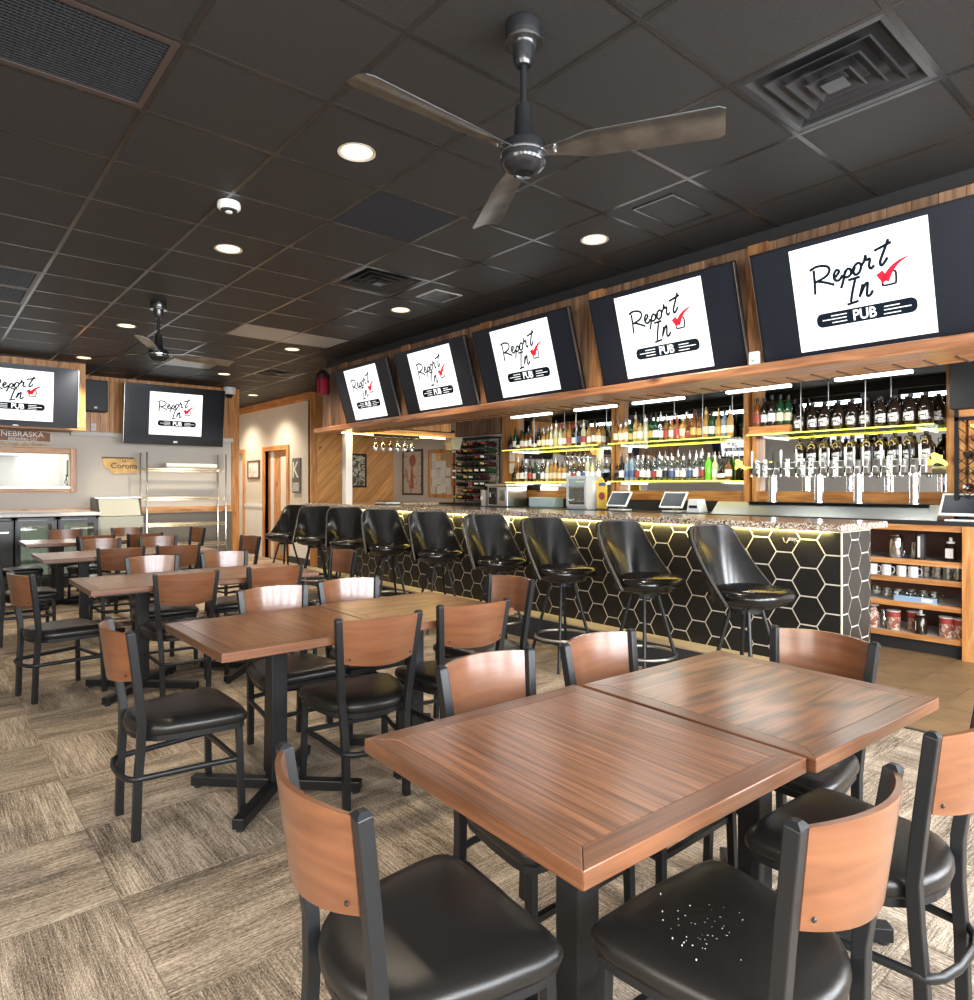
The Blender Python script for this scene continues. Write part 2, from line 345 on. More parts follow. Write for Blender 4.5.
for a, b in WIN_BACK+WIN_LEFT:
    wn += 1; back = wn <= len(WIN_BACK); bb = MB()
    for (p, q, lo, hi) in ((a-.08, b+.08, .72, .82), (a-.08, b+.08, 2.60, 2.68), (a-.08, a, .82, 2.60), (b, b+.08, .82, 2.60), ((a+b)/2-.025, (a+b)/2+.025, .82, 2.60)):
        bb.box(p, q, YB-.005, YB+.03, lo, hi) if back else bb.box(XL-.005, XL+.03, p, q, lo, hi)
    struct(bb.build('window_%d' % wn, PINE), 'wood framed window behind the viewer')
wall_x('wall_right', YB, YP, XB, .1, 0, HC+.05, GREYWALL, lab='grey wall behind the bar')
# far wall with kitchen pass-through
PT = (-.6, 1.80, 1.41, 1.90)
wall_y('wall_far', XL-.1, 4.24, YF, .12, 0, HC+.05, GREYWALL, [PT], 'grey far wall with kitchen opening')
B(1.9, 4.22, YF-.012, YF, 0, .99).build('wainscot', DARKWAINS, bpy.data.objects['wall_far'])
tr = struct(B(XL, 4.22, YF-.035, YF, .99, 1.09).build('trim_1', PINEX), 'pine chair rail on far wall')
tr = struct(B(4.20, 4.32, YF-.06, YF+.14, 0, HC).build('trim_2', PINE), 'knotty pine corner post by hallway')
# pine band at the top of the far wall, boards one by one
band = struct(B(1.80, 4.20, YF-.03, YF-.001, 2.20, HC).build('trim_3', RUSTIC), 'pine board band above far wall')
x = 1.80; bme = B(-.062, .062, -.012, .012, 0, HC-2.24).mesh('board', PINE)
while x < 4.16: inst('board', bme, band, (x+.065, YF-.044, 2.24)); x += .13
B(1.80, 4.20, YF-.10, YF-.03, 2.18, 2.24).build('ledge', OFFWHITE, band)
sof = struct(B(XL, 1.78, 10.70, YF, 2.22, HC).build('trim_4', RUSTIC), 'pine clad bulkhead over the coolers')
x = .2; bme = B(-.062, .062, -.012, .012, 0, HC-2.24).mesh('board', PINE)
while x < 1.70: inst('board', bme, sof, (x+.065, 10.688, 2.24)); x += .13
B(1.70, 1.82, 10.66, 10.76, 2.20, HC).build('corner_post', PINE, sof)
B(XL, 1.82, 10.62, 10.72, 2.18, 2.24).build('ledge', PINEX, sof)
# kitchen seen through the opening
B(-.7, 1.95, YF+1.6, YF+1.65, .5, 2.6).build('wall_kitchen', mat('kitchen_white', (.86, .86, .82), .5))
struct(bpy.data.objects['wall_kitchen'], 'bright white kitchen wall behind opening')
struct(B(-.7, 1.95, YF+.12, YF+1.6, 2.45, 2.5).build('ceiling', OFFWHITE), 'kitchen ceiling behind opening')
struct(B(1.90, 1.95, YF+.12, YF+1.6, .5, 2.5).build('wall_kitchen_side', OFFWHITE), 'kitchen side wall behind opening')
area('kitchen_lamp', (.8, YF+.8, 2.42), (0, 0, 0), 1.6, .8, 22, (1, .98, .93))
t = thing('range_hood', 'steel kitchen hood seen through the opening', 'hood', (.6, YF+1.3, 1.9)); MB().prism([(-.7, 0), (.7, 0), (.5, .3), (-.5, .3)], lambda a, b: (a, -.25, b), lambda a, b: (a, .25, b)).build('canopy', mat('hood_steel', (.62, .62, .6), .4), t); B(-.3, .3, -.15, .15, .3, .545).build('duct', STEEL, t)
t = thing('wall_phone', 'dark wall-mounted phone at the right side of kitchen opening', 'phone', (1.895, YF+.5, 1.70)); B(-.05, 0, -.09, .09, -.13, .13).build('body', BLACKPAINT, t, bevel=.01); MB().tube([(-.05, 0, -.1), (-.08, .05, -.22), (-.05, -.03, -.28), (-.07, 0, -.10)], .006, 6).build('cord', BLACKPAINT, t)
fr = thing('pass_through_frame', 'pine frame around the bright kitchen opening on far wall', 'frame', (0, 0, 0))
for nm, q in (('rail', (PT[0], PT[1], PT[3], PT[3]+.08)), ('rail', (PT[0], PT[1], PT[2]-.08, PT[2])), ('stile', (PT[1], PT[1]+.08, PT[2]-.08, PT[3]+.08))):
    B(q[0], q[1], YF-.045, YF-.002, q[2], q[3]).build(nm, PINEX if nm == 'rail' else PINE, fr, bevel=.006)
B(PT[0], PT[1], YF-.05, YF+.14, PT[2]-.02, PT[2]).build('sill', STEEL, fr)
# diagonal pine wall and hallway
dw = struct(B(XH, XB, YP, YP+.12, 0, HC+.05).build('wall_plank', RUSTIC), 'diagonal knotty pine plank wall')
ca, sa = math.cos(math.radians(45)), math.sin(math.radians(45))
k = 0
for d in range(-3, 44):
    c0 = d*.118; R = [(XH+.10, .3), (XB, .3), (XB, HC-.02), (XH+.10, HC-.02)]      # strips rise to the right
    p = clip(clip(R, -sa, ca, c0+.115-5.0), sa, -ca, -(c0-5.0))
    if len(p) < 3: continue
    cxm, czm = sum(q[0] for q in p)/len(p), sum(q[1] for q in p)/len(p)
    loc = [((q[0]-cxm)*ca+(q[1]-czm)*sa, -(q[0]-cxm)*sa+(q[1]-czm)*ca) for q in p]
    MB().prism(loc, lambda a, b: (a, b, 0), lambda a, b: (a, b, .018)).build('plank', PINE_D, dw, (cxm, YP-.001, czm), (PI/2, -PI/4, 0)).rotation_euler = Matrix(((ca, -sa, 0), (0, 0, -1), (sa, ca, 0))).to_euler()
B(XH-.02, XH+.10, YP-.03, YP+.02, 0, HC).build('corner_trim', PINE, dw); B(XH+.1, XB, YP-.03, YP+.02, HC-.10, HC).build('top_trim', PINEX, dw)
DR1, DR2 = (12.15, 13.2), (14.35, 15.1)
hw = wall_x('wall_hall', YP+.02, YE, XH, .1, 0, HC+.05, HALLWALL, [(DR1[0], DR1[1], 0, 2.12), (DR2[0], DR2[1], 0, 2.12)], 'pale hallway wall with doors')
B(XH-.006, XH, YP+.05, DR1[0], 0, 1.03).build('wainscot', HALLWHITE, hw); B(XH-.006, XH, DR1[1], DR2[0], 0, 1.03).build('wainscot', HALLWHITE, hw)
B(XH-.025, XH, DR1[1]+.08, DR2[0]-.08, 1.0, 1.06).build('rail', HALLWHITE, hw); B(XH-.025, XH, YP+.05, DR1[0]-.08, 1.0, 1.06).build('rail', HALLWHITE, hw)
B(XH-.04, XH, YP, YE, HC-.14, HC).build('top_trim', PINEY, hw)
struct(B(XH-.02, XH, YP, DR1[0]-.08, 0, .12).build('baseboard_hall', mat('dark_base', (.03, .03, .03), .5)), 'dark hallway baseboard')
struct(B(4.2, XH+.2, YE, YE+.1, 0, HC+.05).build('wall_hall_end', HALLWALL), 'pale wall at the hallway end')
struct(B(4.22, 4.24, YF+.1, YE, 0, HC+.05).build('wall_hall_side', HALLWALL), 'pale hallway side wall')
for n_, (a, b) in enumerate((DR1, DR2)):
    d = struct(B(XH+.06, XH+.10, a, b, 0, 2.12).build('door_%d' % (n_+1), PINE if n_ == 0 else HALLWHITE), 'tan wooden door in hallway' if n_ == 0 else 'white hallway door with black knob')
    for q in ((a-.09, a, 0, 2.21), (b, b+.09, 0, 2.21)): B(XH-.03, XH+.1, *q).build('jamb', PINE, d)
    B(XH-.03, XH+.1, a, b, 2.12, 2.21).build('head', PINEY, d)
    if n_ == 0:
        B(XH+.05, XH+.06, a+.10, a+.42, .95, 2.0).build('panel', OFFWHITE, d); B(XH+.045, XH+.06, b-.30, b-.16, 0, 2.12).build('door_edge', OFFWHITE, d); B(XH+.052, XH+.06, a+.08, a+.5, .08, .38).build('kick_plate', STEEL, d)
    else: MB().lathe([(.03, 0), (.035, .02), (.02, .05)], n=10).build('knob', METAL, d, (XH+.05, b-.12, 1.0), (0, -PI/2, 0))

# ------------------------------------------------------------------ bar canopy (soffit) with ledge
SX, SY0, SY1 = 4.30, -1.2, 8.42
canopy = struct(MB().box(SX, SX+.10, SY0, SY1, 2.16, HC+.02).box(SX+.1, 6.25, SY1-.25, SY1, 2.22, HC+.02).build('trim_5', BLACKPAINT), 'wood clad bar canopy carrying the televisions')
bme = B(-.012, .012, -.0635, .0635, 0, 3.01-2.2).mesh('board', RUSTIC)
y = .30
while y < SY1-.06: inst('board', bme, canopy, (SX-.012, y+.065, 2.2)); y += .13
bme = B(-.0635, .0635, -.012, .012, 0, HC-2.24).mesh('board', PINE)
x = SX+.1
while x < 6.2: inst('board', bme, canopy, (x+.065, SY1-.262, 2.24)); x += .13
B(4.12, 4.42, SY0, SY1+.03, 2.13, 2.195).build('ledge', LEDGE, canopy, bevel=.012)
y = .2
while y < SY1: B(4.425, 4.68, y, y+.010, 2.128, 2.136).build('underside_batten', mat('batten', (.06, .03, .015), .6) if y < .3 else bpy.data.materials['batten'], canopy); y += .16
B(4.42, 4.68, SY0, SY1-.35, 2.134, 2.16).build('underside_board', PINEY, canopy)
for yc in (2.235, 3.62, 5.02, 6.42, 7.86): B(SX-.05, SX-.018, yc-.07, yc+.07, 2.195, 3.01).build('cover_board', COVER, canopy)
B(4.42, 6.25, SY1-.34, SY1-.02, 2.14, 2.22).build('return_beam', PINEX, canopy, bevel=.008)
B(4.0, SX-.001, SY1-.36, SY1+.02, HC-.005, HC+.0).build('ceiling_strip', BLACKPAINT, canopy)
B(4.35, 6.05, SY1-.355, SY1-.335, 2.12, 2.14).build('light_strip', LEDW, canopy)
area('canopy_led', (5.2, SY1-.37, 2.11), (0, 0, 0), 1.7, .03, 10, (1, .72, .28))
tag(B(SX+.1, XB, YB, SY1, 2.52, 2.55).build('ceiling', BLACKPAINT), 'black dropped ceiling over the bar', 'ceiling', kind='structure')
# black board drop behind the ledge
struct(B(6.36, 6.40, SY0, 7.5, 2.42, 2.52).build('trim_6', BLACKPAINT), 'black fascia above the back bar')
t = thing('signal_box', 'small white box on the ledge between two bar televisions', 'device', (4.17, 2.213, 2.196)); B(-.02, .02, -.03, .03, 0, .085).build('case', WHITE, t, bevel=.004); B(-.022, -.02, -.01, .01, .02, .03).build('light', GLINT, t)
# white square post on the counter
tag(B(4.42, 4.52, 8.10, 8.20, 1.171, 2.13).build('support_post', OFFWHITE, bevel=.006), 'white painted square post standing on the bar top', 'post')
# linear lights over the back bar
for n_, (y0, y1, w) in enumerate(((6.08, 6.81, 'leftmost, nearest the wine rack'), (5.03, 5.66, 'second from the wine rack'), (4.12, 4.77, 'above the middle of the back bar'), (2.97, 3.61, 'second from the right, near the tap tower'), (1.96, 2.56, 'rightmost, above the growlers'))):
    t = thing('bar_light', 'white linear lamp over back bar, '+w, 'lamp', (6.26, (y0+y1)/2, 2.338), 0, 'linear lamps over the back bar'); L_ = y1-y0
    B(-.05, .05, -L_/2-.02, L_/2+.02, .03, .181).build('housing', BLACKPAINT, t); B(-.03, .03, -L_/2, L_/2, .006, .03).build('tube', TUBE, t)
    area('bar_light_glow', (6.26, (y0+y1)/2, 2.336), (0, 0, 0), .08, L_, 4.5, (.95, 1, .95))

# ------------------------------------------------------------------ hex tiled bar
BX, BY0, BY1, BZ0, BZ1 = 4.53, 1.817, 9.15, .22, 1.115
bar = thing('bar_counter', 'black hexagon tiled bar with speckled granite top', 'bar', (0, 0, 0))
B(BX, 5.0, BY0, BY1, 0, BZ1).build('body', GROUT, bar)
top = MB().box(4.37, 5.14, 1.755, 9.25, 1.124, 1.17).box(5.14, 6.3, 8.55, 9.25, 1.124, 1.17).build('counter_top', GRANITE, bar, bevel=.008)
B(4.60, 5.0, BY0, BY1, 1.115, 1.124).build('under_top', BLACKPAINT, bar)
st = thing('foot_step', 'dark carpeted foot step with tan top along the bar', 'step')
B(4.345, 4.528, 1.80, 9.15, 0, .205).build('riser', STEPC, st); B(4.338, 4.528, 1.80, 9.15, .205, .222).build('tread', STEPTOP, st, bevel=.004)
SH = .1095; G_ = .0045
def hexes(x0, x1, z0, z1, parent, axis):
    hx = [(SH*math.cos(PI/3*k), SH*math.sin(PI/3*k)) for k in range(6)]; sc = (SH-G_/.866)/SH; full = None
    i = -1; W_ = SH*1.5; H_ = SH*math.sqrt(3)
    while x0+i*W_ < x1+SH:
        for j in range(-1, int((z1-z0)/H_)+2):
            cx, cz = x0+.045+i*W_, z1-.055-j*H_-(H_/2 if i % 2 else 0)
            p = [(cx+a*sc, cz+b*sc) for a, b in hx]; q = cliprect(p, x0+.004, x1-.004, z0+.002, z1-.002)
            if len(q) < 3: continue
            mxx, mzz = sum(a for a, b in q)/len(q), sum(b for a, b in q)/len(q)
            rot = (PI/2, 0, -PI/2) if axis == 'y' else (PI/2, 0, 0)
            loc = (BX-.0, mxx, mzz) if axis == 'y' else (mxx, BY0, mzz)
            s_ = -1 if axis == 'y' else 1
            me = None
            if len(q) == 6 and max(a for a, b in q) < x1-.005 and min(a for a, b in q) > x0+.005 and min(b for a, b in q) > z0+.003 and max(b for a, b in q) < z1-.003 and full: me = full
            if not me:
                me = MB().prism([(s_*(a-mxx), b-mzz) for a, b in (q if s_ > 0 else q[::-1])], lambda a, b: (a, b, 0), lambda a, b: (a, b, .0025)).mesh('hex_tile', HEXT)
                if len(q) == 6 and abs((max(a for a, b in q)-min(a for a, b in q))-2*SH*sc) < 1e-4 and abs(max(b for a, b in q)-min(b for a, b in q)-H_*sc) < 1e-4: full = me
            inst('hex_tile', me, parent, loc, rot)
        i += 1
hexes(BY0, BY1, BZ0, BZ1-.005, bar, 'y'); hexes(BX, 5.0, BZ0*0+.01, BZ1-.005, bar, 'x')
B(BX-.005, BX+.004, BY0-.005, BY0+.004, 0, BZ1).build('corner_trim', GROUT, bar)
B(4.49, 4.51, 1.9, 9.1, 1.117, 1.123).build('light_strip', LEDY, bar)
for y0, y1 in ((1.9, 4.3), (4.3, 6.7), (6.7, 9.1)): area('bar_front_led', (4.47, (y0+y1)/2, 1.105), (0, math.radians(-62), 0), .02, y1-y0, 8, (1, .80, .30))
for n_, (y, w) in enumerate(((5.02, 'behind the fourth stool from the right'), (2.62, 'behind the rightmost stool'))):
    t = thing('outlet_box', 'power outlet on the bar front '+w, 'outlet', (BX-.006, y, 1.04), 0, 'bar front outlets')
    B(-.012, 0, -.05, .05, -.06, .06).build('plate', OFFWHITE, t); B(-.04, -.012, .0, .045, -.05, .04).build('cover', METAL, t, bevel=.004)
for n_, (y, w) in enumerate(((3.42, 'second from the right, between two stools'), (2.13, 'nearest the bar corner'))):
    t = thing('coat_hook', 'chrome double hook under the bar top, '+w, 'hook', (BX-.006, y, 1.05), 0, 'bar front coat hooks')
    B(-.006, 0, -.035, .035, -.012, .012).build('plate', CHROME, t)
    for s in (-1, 1): MB().tube([(-.005, s*.02, 0), (-.03, s*.03, -.025), (-.045, s*.04, -.01), (-.05, s*.045, .01)], .005, 6).build('prong', CHROME, t, smooth=50)

# ------------------------------------------------------------------ televisions
def stroke(b, pts, w, z, n=6):
    # Catmull-Rom ribbon through pts
    P = [pts[0]]+list(pts)+[pts[-1]]; Q = []
    for i in range(1, len(P)-2):
        for k in range(n):
            t = k/n; Q.append(tuple(.5*((2*P[i][c])+(-P[i-1][c]+P[i+1][c])*t+(2*P[i-1][c]-5*P[i][c]+4*P[i+1][c]-P[i+2][c])*t*t+(-P[i-1][c]+3*P[i][c]-3*P[i+1][c]+P[i+2][c])*t**3) for c in (0, 1)))
    Q.append(pts[-1]); vs = []
    for i, q in enumerate(Q):
        a, c = Q[max(i-1, 0)], Q[min(i+1, len(Q)-1)]; dx, dy = c[0]-a[0], c[1]-a[1]; l = math.hypot(dx, dy) or 1
        ww = w(i/(len(Q)-1)) if callable(w) else w
        vs += [(q[0]-dy/l*ww, q[1]+dx/l*ww, z), (q[0]+dy/l*ww, q[1]-dx/l*ww, z)]
    b.add(vs, [(2*i, 2*i+1, 2*i+3, 2*i+2) for i in range(len(Q)-1)])
def logo_meshes(w, h):
    f = lambda P: [((a-.5)*w, (c-.5)*h) for a, c in P]; k = .0078*w/.737
    t = MB()
    for P in ([(.181, .768), (.178, .657), (.171, .538)], [(.149, .771), (.205, .794), (.274, .783), (.302, .746), (.275, .690), (.185, .652)], [(.205, .655), (.262, .63), (.327, .592)],
              [(.325, .650), (.350, .672), (.372, .705), (.352, .722), (.330, .68), (.335, .635), (.365, .625), (.395, .665)],
              [(.372, .545), (.395, .61), (.418, .70)], [(.400, .648), (.430, .705), (.455, .70), (.455, .655), (.425, .635), (.405, .645)],
              [(.46, .66), (.485, .715), (.515, .74), (.535, .715), (.52, .66), (.49, .64), (.475, .67), (.49, .71)], [(.530, .70), (.560, .745), (.572, .79), (.574, .75), (.600, .752), (.59, .69), (.605, .665), (.625, .69)],
              [(.738, .885), (.702, .793), (.669, .707), (.677, .671), (.704, .70), (.72, .73)], [(.635, .812), (.755, .853)],
              [(.43, .606), (.518, .614)], [(.483, .605), (.454, .499), (.433, .403)], [(.404, .384), (.49, .4)],
              [(.500, .43), (.52, .50), (.532, .545)], [(.51, .455), (.545, .53), (.567, .545), (.558, .48), (.555, .435), (.575, .43), (.60, .47)]): stroke(t, f(P), k, .0022)
    bx = MB(); Bq = [(.672, .585), (.670, .505), (.682, .490), (.748, .492), (.762, .505), (.766, .585), (.755, .602), (.738, .604)]; stroke(bx, f(Bq), k*.75, .0022, 3); stroke(bx, f([(.676, .58), (.69, .588), (.70, .586)]), k*.75, .0022, 3)
    c = MB(); stroke(c, f([(.655, .612), (.672, .575), (.693, .528)]), lambda u: k*2.5, .0036); stroke(c, f([(.690, .533), (.735, .615), (.79, .67), (.852, .70)]), lambda u: k*(2.7-2.4*u), .0036)
    ban = MB(); ban.prism([(a-.0*w, b+(.276-.5)*h) for a, b in rrect(.365*w, .067*h, .055*h)], lambda a, b: (a+.022*w, b, .0005), lambda a, b: (a+.022*w, b, .0018))
    ln = MB()
    for a, b_, y in ((.274, .392, .308), (.204, .389, .276), (.277, .39, .243), (.664, .771, .305), (.662, .847, .274), (.658, .775, .239)): ln.box((a-.5)*w, (b_-.5)*w, (y-.5045)*h, (y-.4965)*h, .0018, .0045)
    return [('script_lettering', t.mesh('script_lettering', LOGO)), ('check_box', bx.mesh('check_box', LOGO)), ('check_mark', c.mesh('check_mark', RED)), ('banner', ban.mesh('banner', LOGO)), ('banner_lines', ln.mesh('banner_lines', PICTURE))]
PUB_ME = text_mesh('PUB', .092, .0003, PICTURE, .0016)
def make_tv(w, h, cw, ch, thick=.045, bez=.012, bot=.02, arm=.15):
    t = thing('television', 'tv', 'television')           # local: faces +z of screen plane built upright in x(width) z(height), front at -y
    B(-w/2, w/2, 0, thick, 0, h).build('back_shell', BEZEL, t, bevel=.006)
    fr = MB()
    for q in ((-w/2, w/2, 0, bot), (-w/2, w/2, h-bez, h), (-w/2, -w/2+bez, bot, h-bez), (w/2-bez, w/2, bot, h-bez)): fr.box(q[0], q[1], -.008, 0, q[2], q[3])
    fr.build('bezel', BEZEL, t)
    B(-w/2+bez, w/2-bez, -.003, 0, bot, h-bez).build('screen', SCREEN, t)
    B(-.03, .03, -.010, -.008, bot*.3, bot*.6).build('badge', STEEL, t)
    for q in (-1, 1): B(q*(w/2+.002)-.002, q*(w/2+.002)+.002, -.006, .012, .01, h-.01).build('side_glint', STEEL, t)  # added bright strips imitating light caught on the set's sides
    zc = (h-bez+bot)/2
    pic = B(-cw/2, cw/2, -.0045, -.003, zc-ch/2, zc+ch/2).build('picture', PICTURE, t)
    for nm, me in logo_meshes(cw, ch): inst(nm, me, pic, (0, -.0048, zc), (PI/2, 0, 0))
    o = inst('pub_lettering', PUB_ME, pic, (.022*cw, -.0095, zc+(.272-.5)*ch), (PI/2, 0, 0)); o.scale = (cw/.737*.78, cw/.737*.90, 1)
    mt = MB().box(-.25, .25, thick, thick+.03, h*.35, h*.65).bar((0, thick, h*.62), (0, thick+arm, h*.62-arm*.6), .06, .06); mt.build('wall_mount', METAL, t)
    return t
tvp = make_tv(1.225, .70, .737, .615)
names = ['rightmost, cut by the picture edge', 'second from the right', 'middle of the five', 'second from the left', 'leftmost, beside the red lantern']
for n_, yc in enumerate((1.565, 2.905, 4.355, 5.715, 7.12)):
    o = place(tvp, n_ == 0, (4.245, yc, 2.198), 0, 'tilted flat television over the bar, '+names[n_]); o['group'] = 'televisions above the bar'
    o.rotation_euler = Matrix.Rotation(-PI/2, 3, 'Z').to_4x4().to_euler(); o.rotation_euler = (Matrix.Rotation(-PI/2, 4, 'Z') @ Matrix.Rotation(math.radians(16.5), 4, 'X')).to_euler()
tvf = make_tv(1.48, .92, .78, .66, .08, .06, .11, .33)
tvf['label'] = 'black thick-framed television on the far wall beside the wire rack'; tvf.location = (3.17, 11.33, 2.07); tvf.rotation_euler = (math.radians(7), 0, 0)
tvg = make_tv(1.36, .78, .80, .64, .05, .015, .02)
tvg['label'] = 'television over the kitchen opening, cut by the left picture edge'; tvg.location = (1.00, 10.40, 2.185); tvg.rotation_euler = (math.radians(8), 0, 0)
# two more sets on the left wall, seen in the back bar mirror
for n_, yc in enumerate((6.2, 8.9)):
    o = copy_tree(tvp); o['label'] = 'television on the left wall seen in bar mirror, '+('nearer one' if n_ == 0 else 'farther one'); o['group'] = 'televisions on the left wall'
    o.location = (XL+.22, yc, 2.15); o.rotation_euler = (Matrix.Rotation(PI/2, 4, 'Z') @ Matrix.Rotation(math.radians(10), 4, 'X')).to_euler()

# ------------------------------------------------------------------ dining tables
def make_table(first):
    t = thing('dining_table', 'table', 'table'); s = .381; bw = .058
    X = first
    B(-s+bw, s-bw, -s+bw, s-bw, .728, .7597).build('top_panel', TABLE_X if X else TABLE_Y, t)
    for k, (a, m_) in enumerate(((0, TEDGE_X), (1, TEDGE_Y), (2, TEDGE_X), (3, TEDGE_Y))):
        p = [(-s, -s), (s, -s), (s-bw, -s+bw), (-s+bw, -s+bw)]; c, sn = (1, 0, -1, 0)[k], (0, 1, 0, -1)[k]
        p = [(c*u-sn*v, sn*u+c*v) for u, v in p]
        MB().prism(p, lambda a, b: (a, b, .724), lambda a, b: (a, b, .76)).build('edge_band', m_, t, bevel=.0025, seg=2)
    B(-s+.04, s-.04, -s+.04, s-.04, .712, .728).build('underside', mat('underside', (.05, .03, .02), .8) if 'underside' not in bpy.data.materials else bpy.data.materials['underside'], t)
    B(-.038, .038, -.038, .038, .05, .70).build('column', METAL, t, bevel=.004)
    B(-.16, .16, -.16, .16, .70, .712).build('top_plate', METAL, t)
    for a in (PI/4, 3*PI/4):
        d = Vector((math.cos(a), math.sin(a), 0))*.40
        MB().bar(-d+Vector((0, 0, .035)), d+Vector((0, 0, .035)), .05, .045).build('base_arm', METAL, t, bevel=.004)
        for s_ in (-1, 1): MB().lathe([(.018, 0), (.018, .013)], d*s_*.94, 10).build('glide', BLACKPAINT, t)
    return t
tpX, tpY = make_table(True), make_table(False)
TROWS = [(.84, .715, 'nearest'), (.905, 2.635, 'second nearest'), (.84, 4.76, 'third'), (.88, 7.08, 'fourth'), (.97, 9.10, 'farthest')]
f1 = True
for x0, y0, w in TROWS:
    for k in (0, 1):
        src = tpX if k else tpY; first = f1 if k == 0 else (x0, y0, w) == TROWS[0]
        loc_, ro_ = ((x0+.381+k*.768, y0+.381, 0), 0) if w != 'nearest' else (((1.246, 1.120, 0), math.radians(-2)) if k == 0 else ((2.021, 1.071, 0), math.radians(-2.7)))
        o = place(src, first, loc_, ro_, 'square brown wooden table, %s half of the %s pair of tables' % (('left', 'right')[k], w)); o['group'] = 'dining tables in pairs'
        if k == 0: f1 = False

# ------------------------------------------------------------------ dining chairs
def make_chair():
    t = thing('dining_chair', 'c', 'chair')
    def seat_poly(g=0):
        P = []
        for a in range(0, 13):              # rounded rear
            th = PI+PI*a/12; P.append((.195*math.cos(th)*(1+.04)-g*math.cos(th)*0, -.06+.15*math.sin(th)))
        P += [(.222, .03), (.236, .14), (.235, .19), (.218, .216), (.18, .224), (.06, .230), (-.06, .230), (-.18, .224), (-.218, .216), (-.235, .19), (-.236, .14), (-.222, .03)]
        return P
    P = seat_poly(); b = MB(); n = len(P)
    lay = [(.93, .404), (.985, .409), (1, .422), (1, .435), (.975, .449), (.90, .458), (.72, .464), (.4, .467)]
    vs = [(p[0]*k, p[1]*k, z) for k, z in lay for p in P]
    fs = [(i*n+k, i*n+(k+1) % n, (i+1)*n+(k+1) % n, (i+1)*n+k) for i in range(len(lay)-1) for k in range(n)]
    fs += [tuple(range(n-1, -1, -1)), tuple((len(lay)-1)*n+k for k in range(n))]
    b.add(vs, fs).build('seat', VINYL, t, smooth=60)
    MB().prism([(p[0]*.955, p[1]*.955) for p in P], lambda a, c: (a, c, .384), lambda a, c: (a, c, .406)).build('seat_frame', METAL, t)
    hw = lambda z: .142+(.190-.142)*max(0, (z-.30)/.53)
    for s in (-1, 1):
        p = MB(); pts = [(s*.142, -.200, 0), (s*.144, -.194, .22), (s*.149, -.184, .36), (s*.160, -.182, .47), (s*.174, -.203, .64), (s*.190, -.230, .835)]
        p.tube(pts, .0222, 4, ph=PI/4)
        cap = MB()
        o = p.build('rear_leg', METAL, t, bevel=.003)
        MB().add([(s*.190-.016, -.246, .834), (s*.190+.016, -.246, .834), (s*.190+.016, -.214, .834), (s*.190-.016, -.214, .834), (s*.190-.008, -.237, .843), (s*.190+.008, -.237, .843), (s*.190+.008, -.223, .843), (s*.190-.008, -.223, .843)],
                 [(0,1,5,4),(1,2,6,5),(2,3,7,6),(3,0,4,7),(4,5,6,7)]).build('end_cap', METAL, o)
        MB().bar((s*.212, .196, 0), (s*.202, .186, .395), .027, .027, (0, 1, 0)).build('front_leg', METAL, t, bevel=.003)
    # curved plywood back, bulging rearward
    N_, z0, z1 = 14, .640, .832
    def pt(u, v, off):
        a = 2*u-1; z = z0+(z1-z0)*v; top = .006*(1-a*a)*v; bot = -.014*(1-a*a)*(1-v)
        lean = -.178-(.052)*(z-.45)/.385
        y = lean-.052*(1-a*a)-.004+off; return (a*(hw(z)-.012), y, z+top+bot)
    b = MB(); nu, nv = N_, 4; th = .013
    A = [pt(i/nu, j/nv, 0) for j in range(nv+1) for i in range(nu+1)]; C = [pt(i/nu, j/nv, -th) for j in range(nv+1) for i in range(nu+1)]; m = len(A); q = lambda i, j: j*(nu+1)+i
    fs = []
    for j in range(nv):
        for i in range(nu): fs += [(q(i+1, j), q(i, j), q(i, j+1), q(i+1, j+1)), (m+q(i, j), m+q(i+1, j), m+q(i+1, j+1), m+q(i, j+1))]
    for i in range(nu): fs += [(q(i, 0), q(i+1, 0), m+q(i+1, 0), m+q(i, 0)), (q(i+1, nv), q(i, nv), m+q(i, nv), m+q(i+1, nv))]
    for j in range(nv): fs += [(q(0, j+1), q(0, j), m+q(0, j), m+q(0, j+1)), (q(nu, j), q(nu, j+1), m+q(nu, j+1), m+q(nu, j))]
    bk = b.add(A+C, fs).build('backrest', BACKW, t, smooth=50)
    for s in (-1, 1): MB().lathe([(.005, 0), (.005, .003), (.002, .005)], n=8).build('screw', METAL, bk, pt(.5+s*.44, .12, -th), (PI/2, 0, 0))
    # ring stretcher around the legs
    R = [(-.200, .18), (-.176, .02), (-.158, -.15), (-.152, -.205), (-.12, -.228), (-.05, -.242), (.05, -.242), (.12, -.228), (.152, -.205), (.158, -.15), (.176, .02), (.200, .18)]
    Q = []
    for i in range(len(R)-1): Q += [R[i], ((R[i][0]+R[i+1][0])/2, (R[i][1]+R[i+1][1])/2)]
    Q.append(R[-1]); MB().tube([(a, c, .245) for a, c in Q], .013, 8, flat=(.8, 1)).build('ring_stretcher', METAL, t, smooth=50)
    MB().bar((-.200, .18, .245), (.200, .18, .245), .018).build('front_stretcher', METAL, t)
    return t
chp = make_chair()
